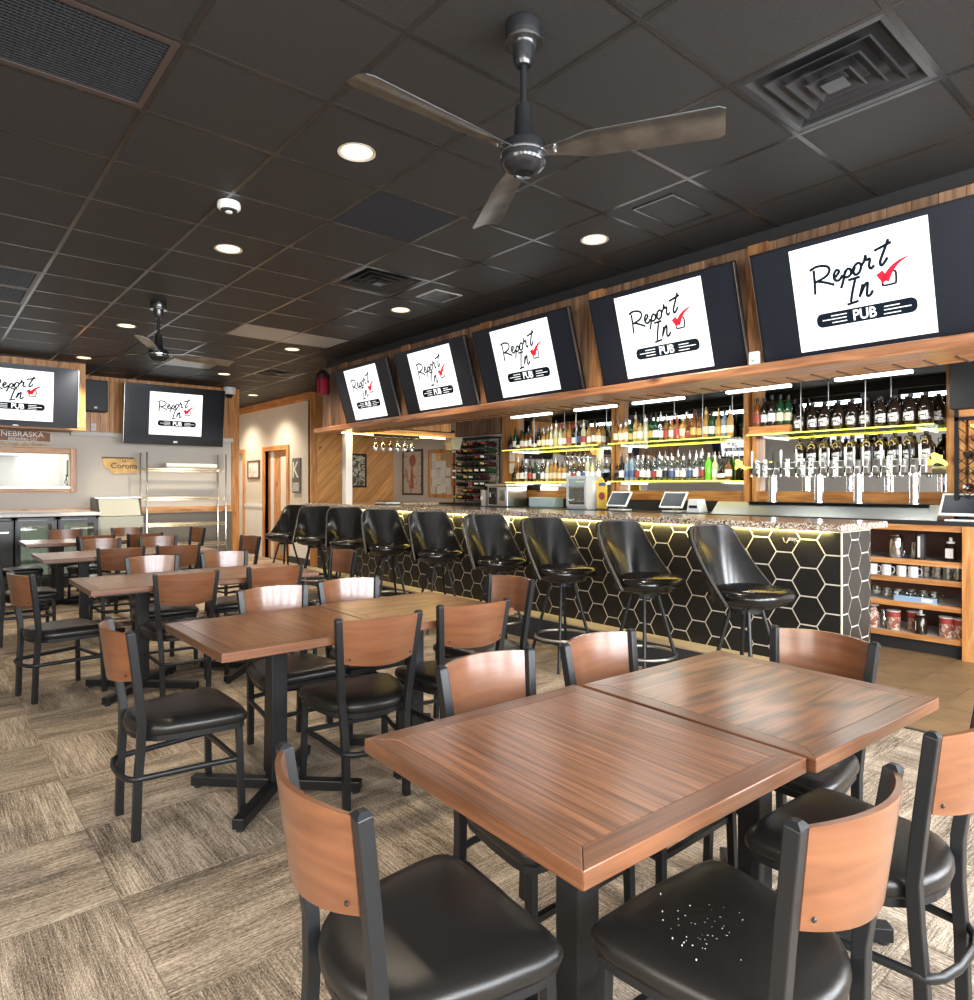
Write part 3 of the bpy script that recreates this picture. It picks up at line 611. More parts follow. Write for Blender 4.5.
CH = [  # back-post midpoint x, y, facing (deg), where
    (.605, 1.218, -94, 'at the left end of the nearest table pair, seen from behind'),
    (1.318, .515, -3, 'on the near side of the nearest table, close to its front corner'),
    (1.965, .51, -1, 'on the near side of the nearest table, cut by the right edge'),
    (1.45, 1.70, 180, 'on the far side of the nearest table, left one'),
    (1.97, 1.66, 180, 'on the far side of the nearest table, right one'),
    (2.65, 1.135, 87, 'at the right end of the nearest table pair'),
    (.645, 3.08, -90, 'at the left end of the second table row'),
    (1.57, 2.57, -8, 'on the near side of the second table row, left one'),
    (2.10, 2.56, -8, 'on the near side of the second table row, right one'),
    (1.55, 3.675, 180, 'on the far side of the second table row, left one'),
    (2.04, 3.70, 178, 'on the far side of the second table row, right one'),
    (2.86, 3.13, 92, 'at the right end of the second table row, before the bar'),
    (.545, 5.355, -78, 'at the left end of the third table row'),
    (1.385, 4.69, -6, 'on the near side of the third table row, left one'),
    (1.985, 4.67, -2, 'on the near side of the third table row, right one'),
    (1.50, 5.99, 180, 'on the far side of the third table row, left one'),
    (2.08, 5.98, 180, 'on the far side of the third table row, right one'),
    (2.95, 5.45, 96, 'at the right end of the third table row'),
    (1.49, 7.02, -5, 'on the near side of the fourth table row, left one'),
    (1.99, 7.00, -5, 'on the near side of the fourth table row, right one'),
    (1.58, 8.40, 180, 'on the far side of the fourth table row, left one'),
    (2.16, 8.36, 180, 'on the far side of the fourth table row, right one'),
    (2.99, 7.74, 100, 'at the right end of the fourth table row'),
    (.56, 7.40, -90, 'at the left end of the fourth table row, cut by the edge'),
    (1.65, 9.04, 0, 'on the near side of the farthest table row, left one'),
    (2.18, 9.03, 0, 'on the near side of the farthest table row, right one'),
    (1.56, 10.52, 180, 'on the far side of the farthest table row, left one'),
    (2.30, 10.50, 180, 'on the far side of the farthest table row, right one'),
    (3.06, 9.86, 100, 'at the right end of the farthest table row'),
    (.72, 9.55, -90, 'at the left end of the farthest table row')]
for n_, (px, py, deg, w) in enumerate(CH):
    a = math.radians(deg); fx, fy = -math.sin(a), math.cos(a)
    o = place(chp, n_ == 0, (px+.230*fx, py+.230*fy, 0), a, 'wood-backed black chair '+w); o['group'] = 'wood-backed dining chairs'

b = MB(); a_ = math.radians(-3); rr_ = random.Random(3)
for k in range(46):
    u, v, q = rr_.gauss(-.055, .05), rr_.gauss(.05, .05), rr_.uniform(.0005, .001); x, y = 1.33+u*math.cos(a_)-v*math.sin(a_), .745+u*math.sin(a_)+v*math.cos(a_); b.box(x-q, x+q, y-q, y+q, .4635, .4665+q)
tag(b.build('salt_crumbs', WHITE), 'scattered white crumbs on the seat of the front corner chair', 'crumbs', kind='stuff')
# ------------------------------------------------------------------ bar stools
def make_stool():
    t = thing('bar_stool', 's', 'stool')
    # seat pad
    P = [(.236*math.copysign(abs(math.cos(a))**.72, math.cos(a)), .035+.225*math.copysign(abs(math.sin(a))**.72, math.sin(a))) for a in [2*PI*k/28 for k in range(28)]]; n = 28
    lay = [(.86, .705), (.97, .715), (1.0, .735), (1.0, .752), (.96, .772), (.82, .785), (.5, .79)]
    MB().add([(p[0]*k, p[1]*k, z) for k, z in lay for p in P], [(i*n+k, i*n+(k+1) % n, (i+1)*n+(k+1) % n, (i+1)*n+k) for i in range(len(lay)-1) for k in range(n)]+[tuple(range(n-1, -1, -1)), tuple((len(lay)-1)*n+k for k in range(n))]).build('seat', STOOLV, t, smooth=70)
    # wraparound bucket back
    def bp(u, v, off):
        a = (2*u-1); z = .70+.45*v
        wdt = .258-.055*v; wrap = (.21*(1-v)**1.5+.04)*(abs(a)**2.6)
        y = -.175-.115*v+wrap; nrm = Vector((a*.8, -1, 0)).normalized()*off
        zz = z - .028*max(0, abs(a)-.72)/.28*v*(abs(a)-.72)/.28*(abs(a) > .72)
        r = 1.0 if v < .86 else 1-.05*((v-.86)/.14)**2
        return (a*wdt*r+nrm.x, y+nrm.y, zz)
    nu, nv, b = 18, 9, MB(); q = lambda i, j: j*(nu+1)+i
    A = [bp(i/nu, j/nv, 0) for j in range(nv+1) for i in range(nu+1)]; C = [bp(i/nu, j/nv, .032) for j in range(nv+1) for i in range(nu+1)]; m = len(A); fs = []
    for j in range(nv):
        for i in range(nu): fs += [(q(i+1, j), q(i, j), q(i, j+1), q(i+1, j+1)), (m+q(i, j), m+q(i+1, j), m+q(i+1, j+1), m+q(i, j+1))]
    for i in range(nu): fs += [(q(i, 0), q(i+1, 0), m+q(i+1, 0), m+q(i, 0)), (q(i+1, nv), q(i, nv), m+q(i, nv), m+q(i+1, nv))]
    for j in range(nv): fs += [(q(0, j+1), q(0, j), m+q(0, j), m+q(0, j+1)), (q(nu, j), q(nu, j+1), m+q(nu, j+1), m+q(nu, j))]
    bk = b.add(A+C, fs).build('backrest', STOOLV, t, smooth=60)
    pip = [bp(0, j/9, .012) for j in range(10)]+[bp(i/18, 1, .012) for i in range(1, 18)]+[bp(1, j/9, .012) for j in range(9, -1, -1)]
    MB().tube(pip, .009, 6).build('piping', PIPING, bk, smooth=60)
    # shell under the seat
    MB().lathe([(.07, .66), (.16, .672), (.215, .695), (.222, .712)], (0, .02, 0), 20).build('under_shell', STOOLV, t, smooth=60)
    MB().lathe([(.09, .63), (.09, .662)], n=16).build('swivel_plate', METAL, t)
    for sx in (-1, 1):
        for sy in (-1, 1): MB().tube([(sx*.065, sy*.065, .645), (sx*.19, sy*.19, 0)], .0125, 8).build('leg', METAL, t, smooth=50)
    MB().tube([(.218*math.cos(2*PI*k/24), .218*math.sin(2*PI*k/24), .235) for k in range(24)], .0105, 8, True).build('foot_ring', STEEL, t, smooth=60)
    return t
stp = make_stool()
od = ['nearest, rightmost', 'second from the right', 'third from the right', 'fourth from the right', 'middle', 'fourth from the left', 'third from the left', 'second from the left', 'farthest, leftmost']
for n_, (x, y, d) in enumerate(((3.93, 2.14, 172), (3.93, 2.90, 171), (3.90, 3.66, 172), (3.95, 4.48, 168), (3.95, 5.38, 166), (3.95, 6.30, 168), (3.96, 7.20, 160), (3.93, 8.02, 150), (3.88, 8.78, 120))):
    o = place(stp, n_ == 0, (x, y, 0), math.radians(d), 'black vinyl bucket bar stool, %s along the bar' % od[n_]); o['group'] = 'bar stools along the bar'

# ------------------------------------------------------------------ ceiling fittings
def cell(i, j): return (GX0+(i+.5)*GXS, GY0+(j+.5)*GYS)
def frustum(b, r0, r1, z0, z1):     # open square ring between two half sizes
    v = [(s*r, t*r, z) for r, z in ((r0, z0), (r1, z1)) for s, t in ((-1,-1),(1,-1),(1,1),(-1,1))]
    b.add(v, [(k, (k+1) % 4, 4+(k+1) % 4, 4+k) for k in range(4)])
DIFF = mat('diffuser_black', (.022, .023, .025), .3, spec=.6)
for (i, j), w in (((3, -2), 'nearest, above the right-hand table'), ((3, 4), 'in the middle of the ceiling'), ((5, 12), 'farthest, near the hallway')):
    x, y = cell(i, j); t = thing('ceiling_diffuser', 'square black stepped air diffuser in the ceiling, '+w, 'vent', (x, y, HC), 0, 'stepped ceiling diffusers')
    B(-.30, .30, -.30, .30, .028, .04).build('back_plate', BLACKPAINT, t)
    b = MB(); frustum(b, .296, .262, 0, .002); frustum(b, .262, .235, .002, .028); b.build('outer_frame', DIFF, t)
    for k, (r, z) in enumerate(((.205, -.004), (.145, -.010), (.085, -.016))):
        b = MB(); frustum(b, r, r-.045, z, z+.034); frustum(b, r+.008, r, z+.002, z); b.build('cone_ring', DIFF, t)
    B(-.045, .045, -.045, .045, -.018, -.012).build('centre_plate', DIFF, t)
GRMAT = mat('grille_metal', (.018, .02, .023), .45)
for (i, j), w in (((-1, 1), 'large one at the top left'), ((-1, 7), 'nearer of the pair at the left edge'), ((-1, 8), 'farther of the pair at the left edge')):
    x, y = cell(i, j); t = thing('return_grille', 'black perforated return air grille in the ceiling, '+w, 'grille', (x, y, HC), 0, 'return air grilles')
    if (i, j) != (-1, 1):
        for o in ceiling.children:
            if o.name.startswith('ceiling_tile') and abs(o.location.x-x) < .02 and abs(o.location.y-y) < .02: bpy.data.objects.remove(o); break
    B(-.30, .30, -.295, .295, .018, .03).build('back_plate', BLACKPAINT, t)
    b = MB()
    for q in ((-.297, .297, -.292, -.262), (-.297, .297, .262, .292), (-.297, -.272, -.262, .262), (.272, .297, -.262, .262)): b.box(*q, -.004, .012)
    b.build('frame', mat('grille_frame', (.05, .036, .032), .4) if 'grille_frame' not in bpy.data.materials else bpy.data.materials['grille_frame'], t)
    b = MB(); n = 26 if j == 1 else 14
    for k in range(n): yy = -.262+.524*(k+.5)/n; b.box(-.272, .272, yy-.003, yy+.003, 0, .010)
    for k in range(n): xx = -.272+.544*(k+.5)/n; b.box(xx-.004, xx+.004, -.262, .262, .003, .008)
    b.build('mesh', GRMAT, t)['kind'] = 'stuff'
def swap_tile(i, j, m, name):
    x, y = cell(i, j)
    for o in ceiling.children:
        if o.name.startswith('ceiling_tile') and abs(o.location.x-x) < .02 and abs(o.location.y-y) < .02:
            me = o.data.copy(); me.materials[0] = m; o.data = me; o.name = name; return o
swap_tile(2, 2, mat('speaker_cloth', (.012, .014, .019), .8, bump=.5, bscale=300), 'speaker_tile')
LENS = mat('light_lens_off', (.30, .30, .29), .35, var=.15, bscale=60)
for i, j in ((3, 8), (4, 8), (3, 12)): swap_tile(i, j, LENS, 'lens_tile')
t = thing('access_panel', 'black framed access hatch in the ceiling near the bar televisions', 'hatch', (*cell(4, 0), HC)); B(-.2, .2, -.13, .13, -.004, .01).build('door', TILE_C, t); b = MB()
for q in ((-.215, .215, -.145, -.13), (-.215, .215, .13, .145), (-.215, -.2, -.13, .13), (.2, .215, -.13, .13)): b.box(*q, -.008, .01)
b.build('frame', GRID_C, t)
t = thing('exhaust_vent', 'small pale grey square vent in the ceiling beside the diffuser', 'vent', (*cell(4, 4), HC)); B(-.15, .15, -.15, .15, -.006, .01).build('plate', LENS, t, bevel=.003); b = MB()
for k in range(9): b.box(-.12, .12, -.12+k*.03-.006, -.12+k*.03+.006, -.011, -.006)
b.build('louvre', GRID_C, t)
def can_light(x, y, w, power=14, spot=True):
    t = thing('recessed_light', 'round recessed downlight glowing warm, '+w, 'lamp', (x, y, HC), 0, 'recessed ceiling downlights')
    b = MB(); n = 24; R = [(.094, -.001), (.096, -.006), (.082, -.004), (.078, .0)]
    b.add([(r*math.cos(2*PI*k/n), r*math.sin(2*PI*k/n), z) for r, z in R for k in range(n)], [(i*n+k, (i+1)*n+k, (i+1)*n+(k+1) % n, i*n+(k+1) % n) for i in range(3) for k in range(n)])
    b.build('trim_ring', mat('can_trim', (.55, .5, .43), .4) if 'can_trim' not in bpy.data.materials else bpy.data.materials['can_trim'], t, smooth=50)
    MB().lathe([(.078, -.001), (.05, -.002), (.01, -.0025)], n=24).build('lens', CAN, t)
    l = bpy.data.lights.new('downlight', 'SPOT'); l.energy = power; l.color = (1, .84, .64); l.spot_size = math.radians(125); l.spot_blend = .8; l.shadow_soft_size = .07
    o = bpy.data.objects.new('downlight', l); COL.objects.link(o); o.location = (x, y, HC-.02)
x1_, x4_ = cell(1, 0)[0], cell(4, 0)[0]
for x, y, w in ((x1_, 3.03, 'left row, nearest'), (x1_, 4.85, 'left row, second nearest'), (x4_, 3.04, 'bar-side row, nearest'), (x4_, 5.45, 'bar-side row, second nearest'), (x1_, 7.85, 'left row, third from the front'),
                (x1_, 10.15, 'left row, farthest'), (x4_, 7.87, 'bar-side row, third from the front'), (x4_, 10.25, 'bar-side row, farthest'), (4.78, 12.25, 'in the hallway, nearer one'), (4.78, 13.9, 'in the hallway, farther one')): can_light(x, y, w, 130 if y > 12 else 190 if y > 9 else 110 if y > 7 else 75)
# dome sensor and dome camera
t = thing('ceiling_sensor', 'white round ceiling sensor with dark ring beside the downlight', 'sensor', (1.437, 4.056, HC-.004))
MB().lathe([(.062, 0), (.066, -.012), (.066, -.032), (.055, -.044), (.05, -.046)], n=24).build('body', WHITE, t, smooth=40); MB().lathe([(.05, -.044), (.045, -.052), (.03, -.055)], n=20).build('ring', BLACKPAINT, t); MB().lathe([(.022, -.053), (.018, -.061), (.008, -.063)], n=16).build('lens', WHITE, t, smooth=40)
t = thing('dome_camera', 'white dome security camera at the corner of the far wall', 'camera', (4.10, 11.55, HC-.004))
MB().lathe([(.10, 0), (.105, -.03), (.10, -.10), (.085, -.12)], n=20).build('housing', WHITE, t, smooth=40); MB().lathe([(.07, -.118), (.06, -.15), (.035, -.175), (.005, -.185)], n=18).build('dome', BEZEL, t, smooth=60)
# ceiling fans
def make_fan(drop):
    t = thing('ceiling_fan', 'f', 'fan')
    MB().lathe([(.068, 0), (.068, -.055), (.062, -.065), (.045, -.07), (.036, -.135), (.028, -.15)], n=20).build('canopy', FANBLACK, t, smooth=35)
    MB().lathe([(.071, -.062), (.071, -.070)], n=20).build('canopy_ring', CHROME, t)
    MB().lathe([(.0125, -.14), (.0125, -drop+.2)], n=10).build('downrod', FANBLACK, t, smooth=50)
    MB().lathe([(.030, -drop+.215), (.036, -drop+.11), (.05, -drop+.085)], n=18).build('yoke_cover', FANBLACK, t, smooth=40)
    m = MB().lathe([(.05, -drop+.09), (.082, -drop+.075), (.086, -drop+.05), (.086, -drop+.015), (.080, -drop-.002), (.050, -drop-.026), (.034, -drop-.028), (.032, -drop-.024)], n=28).build('motor', FANBLACK, t, smooth=35)
    MB().lathe([(.087, -drop+.034), (.0875, -drop+.038), (.087, -drop+.042)], n=28).build('motor_band', CHROME, m)
    for k, a in enumerate((0, 120, 240)):
        b = MB(); secs = [(.07, .022, .10), (.16, .034, .30), (.24, .054, .34), (.68, .068, .26), (.70, .056, .26)]
        top, bot, n = [], [], 6
        for r, w, tw in secs:
            for q in range(n+1):
                s = 2*q/n-1; top.append((r, s*w, -drop+.045-s*w*tw+.010*(1-s*s))); bot.append((r, s*w, -drop+.041-s*w*tw+.010*(1-s*s)))
        m_ = len(top); fs = []
        for i in range(len(secs)-1):
            for q in range(n):
                a0 = i*(n+1)+q; fs += [(a0, a0+n+1, a0+n+2, a0+1), (m_+a0, m_+a0+1, m_+a0+n+2, m_+a0+n+1)]
            for e_ in (0, n): a0 = i*(n+1)+e_; fs.append((a0, m_+a0, m_+a0+n+1, a0+n+1) if e_ else (a0, a0+n+1, m_+a0+n+1, m_+a0))
        for i in (0, len(secs)-1):
            for q in range(n): a0 = i*(n+1)+q; fs.append((a0, a0+1, m_+a0+1, m_+a0))
        bl = b.add(top+bot, fs).build('blade', FANMETAL, t, rot=(0, 0, math.radians(a)), smooth=40)
        for q in (-.013, .013): MB().lathe([(.006, -drop+.036), (.006, -drop+.046)], (.115, q, 0), 8).build('bolt', CHROME, bl)
    return t
fp = make_fan(.515)
for n_, (x, y, a, w) in enumerate(((1.71, 1.80, 61, 'large one hanging above the nearest table'), (1.72, 6.66, 6, 'distant one hanging near the far televisions'))): place(fp, n_ == 0, (x, y, HC-.004), math.radians(a), 'three-bladed metal ceiling fan, '+w)['group'] = 'ceiling fans'
# red lantern at the canopy end
t = thing('red_lantern', 'dark red glass lantern hung at the end of the canopy', 'lantern', (4.17, 8.27, 2.80))
MB().lathe([(.07, -.16), (.085, -.13), (.085, .03), (.07, .06)], n=10).build('glass', mat('red_glass', (.22, .012, .03), .12), t); MB().lathe([(.095, .06), (.09, .10), (.05, .15), (.012, .17)], n=10).build('cap', METAL, t)
for k in range(5): MB().bar((.088*math.cos(k*1.256), .088*math.sin(k*1.256), -.15), (.088*math.cos(k*1.256), .088*math.sin(k*1.256), .06), .012).build('cage_bar', METAL, t)
MB().lathe([(.008, .16), (.008, .297)], n=8).build('hanger', METAL, t)

# ------------------------------------------------------------------ far wall things
t = thing('wall_speaker', 'black box loudspeaker on the pine boards between two televisions', 'speaker', (2.09, YF-.057, 2.54)); B(-.165, .165, -.22, 0, -.0, .47).build('cabinet', BLACKPAINT, t, bevel=.01); B(-.15, .15, -.228, -.22, .02, .45).build('grille', GRMAT, t); B(-.02, .02, -.232, -.228, .04, .07).build('badge', WHITE, t)
t = thing('wall_outlet', 'small white outlet on the pine boards below the speaker', 'outlet', (2.10, YF-.057, 2.32)); B(-.035, .035, -.012, 0, -.055, .055).build('plate', WHITE, t); B(-.015, .015, -.015, -.012, -.035, .035).build('socket', OFFWHITE, t)
SIGNB = mat('sign_brown', (.30, .12, .05), .5, var=.2, bscale=8); SIGNT = mat('sign_tan', (.86, .55, .20), .5, var=.25, bscale=12)
t = thing('brewery_sign', 'brown carved sign with curled grain border above the kitchen opening', 'sign', (1.22, YF-.002, 2.13))
P = [(-.36, -.065), (.34, -.065), (.34, .07)]+[(.34-.70*k/10, .07+.035*math.sin(PI*k/10)) for k in range(1, 11)]
MB().prism(P, lambda a, b: (a, 0, b), lambda a, b: (a, -.03, b)).build('board', SIGNB, t)
b = MB()
for a, c in zip(P, P[1:]+P[:1]): b.bar((a[0], -.032, a[1]), (c[0], -.032, c[1]), .022, .012)
b.build('border', OFFWHITE, t)
inst('lettering', text_mesh('NEBRASKA', .105, .002, WHITE, .001), t, (-.01, -.033, .035), (PI/2, 0, 0)); inst('lettering', text_mesh('BREWING CO', .055, .002, WHITE, .0005), t, (-.01, -.033, -.035), (PI/2, 0, 0))
for k in range(7):
    s = MB(); x0 = -.34+k*.09; s.tube([(x0+.15*u-.03*math.sin(5*u), -.02, -.07-.045*math.sin(PI*u)*(1-.3*abs(k-3)/3)-.02*u) for u in [q/10 for q in range(11)]], [.013*(1-abs(2*q/10-1))+.005 for q in range(11)], 6, flat=(.5, 1)).build('curl', SIGNT, t, smooth=60)
t = thing('yellow_sign', 'ragged yellow wooden beer sign on the grey far wall', 'sign', (2.47, YF-.002, 1.745))
P = [(-.25, .10), (-.22, .12), (.20, .13), (.24, .07), (.25, -.12), (-.10, -.13), (-.16, -.06), (-.21, -.04)]
MB().prism(P, lambda a, b: (a, 0, b), lambda a, b: (a, -.02, b)).build('board', SIGNT, t)
inst('lettering', text_mesh('Corona', .12, .001, mat('sign_ink', (.10, .05, .03), .6), .001), t, (.06, -.021, -.01), (PI/2, 0, 0)); inst('lettering', text_mesh('La', .06, .001, bpy.data.materials['sign_ink'], .001), t, (.06, -.021, .075), (PI/2, 0, 0))
b = MB().box(-.25, .19, -.022, -.002, .105, .128); b.build('scorched_edge', RUSTIC, t)
# chrome wire rack
t = thing('wire_rack', 'tall chrome wire shelving rack against the far wall', 'rack', (3.32, 11.38, 0)); rw, rd = .595, .19
for sx in (-1, 1):
    for sy in (-1, 1): MB().lathe([(.0135, .0), (.0135, 1.93), (.009, 1.945)], (sx*rw, sy*rd, 0), 10).build('post', CHROME, t, smooth=50)
for z in (.50, .83, 1.24, 1.69):
    b = MB()
    for sy in (-1, 1):
        b.tube([(-rw, sy*rd, z), (rw, sy*rd, z)], .005, 6); b.tube([(-rw, sy*rd, z-.035), (rw, sy*rd, z-.035)], .004, 6)
        for k in range(24): a = -rw+2*rw*k/24; b.tube([(a, sy*rd, z-.035 if k % 2 else z), (a+2*rw/24, sy*rd, z if k % 2 else z-.035)], .003, 5)
    for sx in (-1, 1): b.tube([(sx*rw, -rd, z), (sx*rw, rd, z)], .005, 6)
    for k in range(30): a = -rw+2*rw*(k+.5)/30; b.tube([(a, -rd, z+.004), (a, rd, z+.004)], .0025, 5)
    b.build('wire_shelf', mat('shelf_wire', (.72, .66, .52), .3, .8) if 'shelf_wire' not in bpy.data.materials else bpy.data.materials['shelf_wire'], t)
b = MB().tube([(-.36, 0, 0), (.42, 0, 0)], .045, 12).build('paper_roll', OFFWHITE, None, (3.40, 11.36, 1.743), smooth=60); tag(b, 'long cream roll lying on the top rack shelf', 'roll')
# back bar coolers on the far wall
STEELD = mat('cooler_black', (.03, .032, .03), .3); GLASS = glassmat('door_glass', (.62, .68, .60), .25, .05)
cw = thing('cooler_top', 'white worktop running over the glass-door coolers', 'worktop', (0, 0, 0)); B(-.6, 2.06, 10.93, 11.70, 1.002, 1.045).build('slab', WHITE, cw, bevel=.006); B(-.6, 2.06, 11.69, 11.72, 1.002, 1.06).build('upstand', WHITE, cw)
for n_, (x0, x1, kind, w) in enumerate(((.52, 1.04, 0, 'solid black-fronted undercounter cooler left of the glass-door coolers'), (1.05, 1.535, 1, 'undercounter glass-door cooler, left one'), (1.545, 2.04, 1, 'undercounter glass-door cooler, right one beside the prep station'))):
    t = thing('undercounter_cooler', w, 'cooler', ((x0+x1)/2, 11.0, 0), 0, 'undercounter coolers'); hw_ = (x1-x0)/2-.004
    b = MB().box(-hw_, hw_, .03, .68, 0, .10).box(-hw_, -hw_+.03, .0, .68, .10, .985).box(hw_-.03, hw_, 0, .68, .10, .985).box(-hw_, hw_, 0, .68, .955, .985).box(-hw_, hw_, .64, .68, .1, .985).box(-hw_, hw_, 0, .68, .1, .13); b.build('cabinet', STEELD, t)
    if kind:
        b = MB()
        for q in ((-hw_+.01, -hw_+.06, .12, .95), (hw_-.06, hw_-.01, .12, .95), (-hw_+.06, hw_-.06, .12, .17), (-hw_+.06, hw_-.06, .90, .95)): b.box(q[0], q[1], -.03, -.002, q[2], q[3])
        d = b.build('door', STEELD, t); B(-hw_+.06, hw_-.06, -.018, -.012, .17, .90).build('pane', GLASS, d); B(-hw_+.02, -hw_+.04, -.055, -.03, .45, .75).build('handle', METAL, d)
        for z in (.36, .62): B(-hw_+.03, hw_-.03, .05, .60, z, z+.01).build('shelf', WHITE, t)
        B(-hw_+.03, hw_-.03, .60, .64, .14, .95).build('liner', mat('liner', (.75, .75, .72), .5, emit=.5) if 'liner' not in bpy.data.materials else bpy.data.materials['liner'], t)  # liner glows by itself, imitating the pale, reflecting cooler interior; no lamp here
    else:
        d = B(-hw_+.01, hw_-.01, -.03, -.002, .12, .95).build('door', STEELD, t, bevel=.004); B(-.16, .10, -.036, -.03, .86, .91).build('badge', OFFWHITE, d); MB().bar((-.2, -.05, .80), (.2, -.05, .80), .02).build('handle', STEEL, d)
t = thing('prep_station', 'stainless prep station with sloped glass hood beside the coolers', 'station', (2.36, 11.15, 0))
PREP = mat('prep_paint', (.42, .44, .38), .45); B(-.31, .31, 0, .55, 0, .97).build('base', PREP, t, bevel=.008); MB().prism([(0, .97), (.55, .97), (.55, 1.24), (.14, 1.24)], lambda a, b: (-.30, a, b), lambda a, b: (-.27, a, b)).build('side_cheek', STEELD, t); MB().prism([(0, .97), (.55, .97), (.55, 1.24), (.14, 1.24)], lambda a, b: (.27, a, b), lambda a, b: (.30, a, b)).build('side_cheek', STEELD, t)
MB().prism([(0, .98), (.012, .98), (.152, 1.23), (.14, 1.23)], lambda a, b: (-.27, a, b), lambda a, b: (.27, a, b)).build('hood_pane', PREP, t); B(-.31, .31, .13, .55, 1.24, 1.255).build('hood_top', STEEL, t)

# hallway and back corner pictures
def picture(label, x, y, z0, z1, w, axis, fm, art, name='framed_picture', cat='picture', bw=.035, extra=None):
    t = thing(name, label, cat, (x, y, (z0+z1)/2), 0 if axis == 'y' else -PI/2); h = z1-z0
    b = MB()
    for q in ((-w/2, w/2, h/2-bw, h/2), (-w/2, w/2, -h/2, -h/2+bw), (-w/2, -w/2+bw, -h/2+bw, h/2-bw), (w/2-bw, w/2, -h/2+bw, h/2-bw)): b.box(q[0], q[1], -.028, 0, q[2], q[3])
    b.build('frame', fm, t, bevel=.003); B(-w/2+bw, w/2-bw, -.014, -.002, -h/2+bw, h/2-bw).build('art', art, t)
    return t
def art(name, c1, c2, c3, sc):
    m, N, L, b = nt(name); tc = N.new('ShaderNodeTexCoord'); n = N.new('ShaderNodeTexNoise'); n.inputs['Scale'].default_value = sc; n.inputs['Detail'].default_value = 2; n.inputs['Distortion'].default_value = 1
    rp = N.new('ShaderNodeValToRGB'); rp.color_ramp.interpolation = 'CONSTANT'; E = rp.color_ramp.elements; E[0].position = 0; E[0].color = (*c1, 1); E[1].position = .46; E[1].color = (*c2, 1); e = E.new(.56); e.color = (*c3, 1)
    L.new(tc.outputs['Object'], n.inputs['Vector']); L.new(n.outputs['Fac'], rp.inputs['Fac']); L.new(rp.outputs['Color'], b.inputs['Base Color']); b.inputs['Roughness'].default_value = .35; return m
picture('small white picture in a thin frame on the hallway wall', XH, 13.78, 1.58, 1.96, .62, 'x', RUSTIC, art('print_pale', (.8, .78, .75), (.82, .8, .78), (.62, .50, .45), 5))
t = thing('letter_sign', 'tall grey sign with letter K on the hallway wall', 'sign', (XH, 11.72, 1.62), -PI/2); B(-.16, .16, -.03, 0, -.32, .32).build('board', mat('sign_grey', (.13, .13, .125), .6), t)
inst('lettering', text_mesh('K', .42, .002, OFFWHITE, .004), t, (-.02, -.031, .09), (PI/2, 0, 0)); B(-.13, .13, -.034, -.03, -.29, -.13).build('photo', art('print_grey', (.4, .4, .4), (.6, .6, .58), (.2, .2, .2), 12), t)
t = thing('wall_sconce', 'small white wall lamp at the hallway entrance', 'lamp', (4.35, YF+.25, 2.1), 0); MB().lathe([(.03, -.08), (.06, -.03), (.05, .05), (.02, .08)], n=12).build('shade', OFFWHITE, t, smooth=50); B(-.115, -.02, -.02, .02, -.02, .02).build('arm', METAL, t)
picture('dark framed picture on the diagonal plank wall beside the white post', 6.33, YP-.02, 1.40, 2.03, .33, 'y', BLACKPAINT, art('print_dark', (.10, .09, .05), (.5, .45, .35), (.03, .04, .03), 9))
tp = picture('tall framed figure poster on the grey wall', XB, 10.45, 1.26, 2.10, .66, 'x', mat('dark_wood_frame', (.06, .04, .025), .4), art('print_poster', (.62, .52, .42), (.66, .57, .46), (.45, .30, .22), 4), 'framed_poster')
MB().lathe([(.02, 0), (.09, .05), (.11, .13), (.08, .2), (.02, .23)], n=14).build('figure_head', mat('poster_red', (.42, .14, .09), .5), tp, (0, -.016, .10)).scale = (1, .02, 1)
MB().lathe([(.06, 0), (.05, .2), (.02, .4)], n=12).build('figure_body', bpy.data.materials['poster_red'], tp, (-.02, -.016, -.30)).scale = (1, .02, 1)
tb = picture('pine framed notice board covered with papers on the grey wall', XB, 9.56, 1.22, 2.07, .76, 'x', PINE, mat('cork', (.55, .38, .2), .8, var=.2, bscale=90), 'notice_board', 'board', .06)
for k in range(18):
    px, pz = -.22+.15*(k % 4)+random.uniform(-.02, .02), -.28+.145*(k//4)+random.uniform(-.02, .02)
    if k == 15: continue
    B(-.068, .068, -.0175, -.014, -.072, .072).build('paper', (WHITE if k % 3 else OFFWHITE) if k != 17 else SIGNT, tb, (px, -.0004*k, pz), (0, random.uniform(-.08, .08), 0))
t = thing('corner_speaker', 'pale wedge loudspeaker under the end of the canopy return', 'speaker', (6.32, SY1-.2, 1.97)); MB().prism([(-.06, 0), (.06, 0), (.12, .2), (-.12, .2)], lambda a, b: (a, -.10, b), lambda a, b: (a, .10, b)).build('cabinet', mat('khaki', (.36, .33, .22), .5), t, bevel=.01); B(-.02, .02, -.02, .02, .2, .30).build('bracket', METAL, t)
# hanging stemware
WG = glassmat('stem_glass', (.93, .95, .95), .22, .03)
rk = thing('stemware_rack', 'row of wire stemware rails under the canopy return beam', 'rack', (5.15, SY1-.45, 2.10)); 
for k in range(7): MB().bar((-.36+k*.12, -.02, 0), (-.36+k*.12, .30, 0), .012, .012).build('rail', METAL, rk)
B(-.38, .38, .0, .02, .0, .0+.035).build('hanger', METAL, rk)
for k in range(6):
    g = MB().lathe([(.033, 0), (.033, -.004), (.004, -.010), (.004, -.085), (.022, -.105), (.037, -.145), (.038, -.18), (.032, -.215), (.031, -.215), (.036, -.18), (.035, -.147), (.018, -.11)], n=14)
    o = g.build('wine_glass', WG, None, (4.85+k*.12, SY1-.36, 2.115), smooth=60); tag(o, 'upside-down wine glass hanging under the canopy, %s from the left' % ('first second third fourth fifth sixth'.split()[k]), 'glass', 'hanging wine glasses')

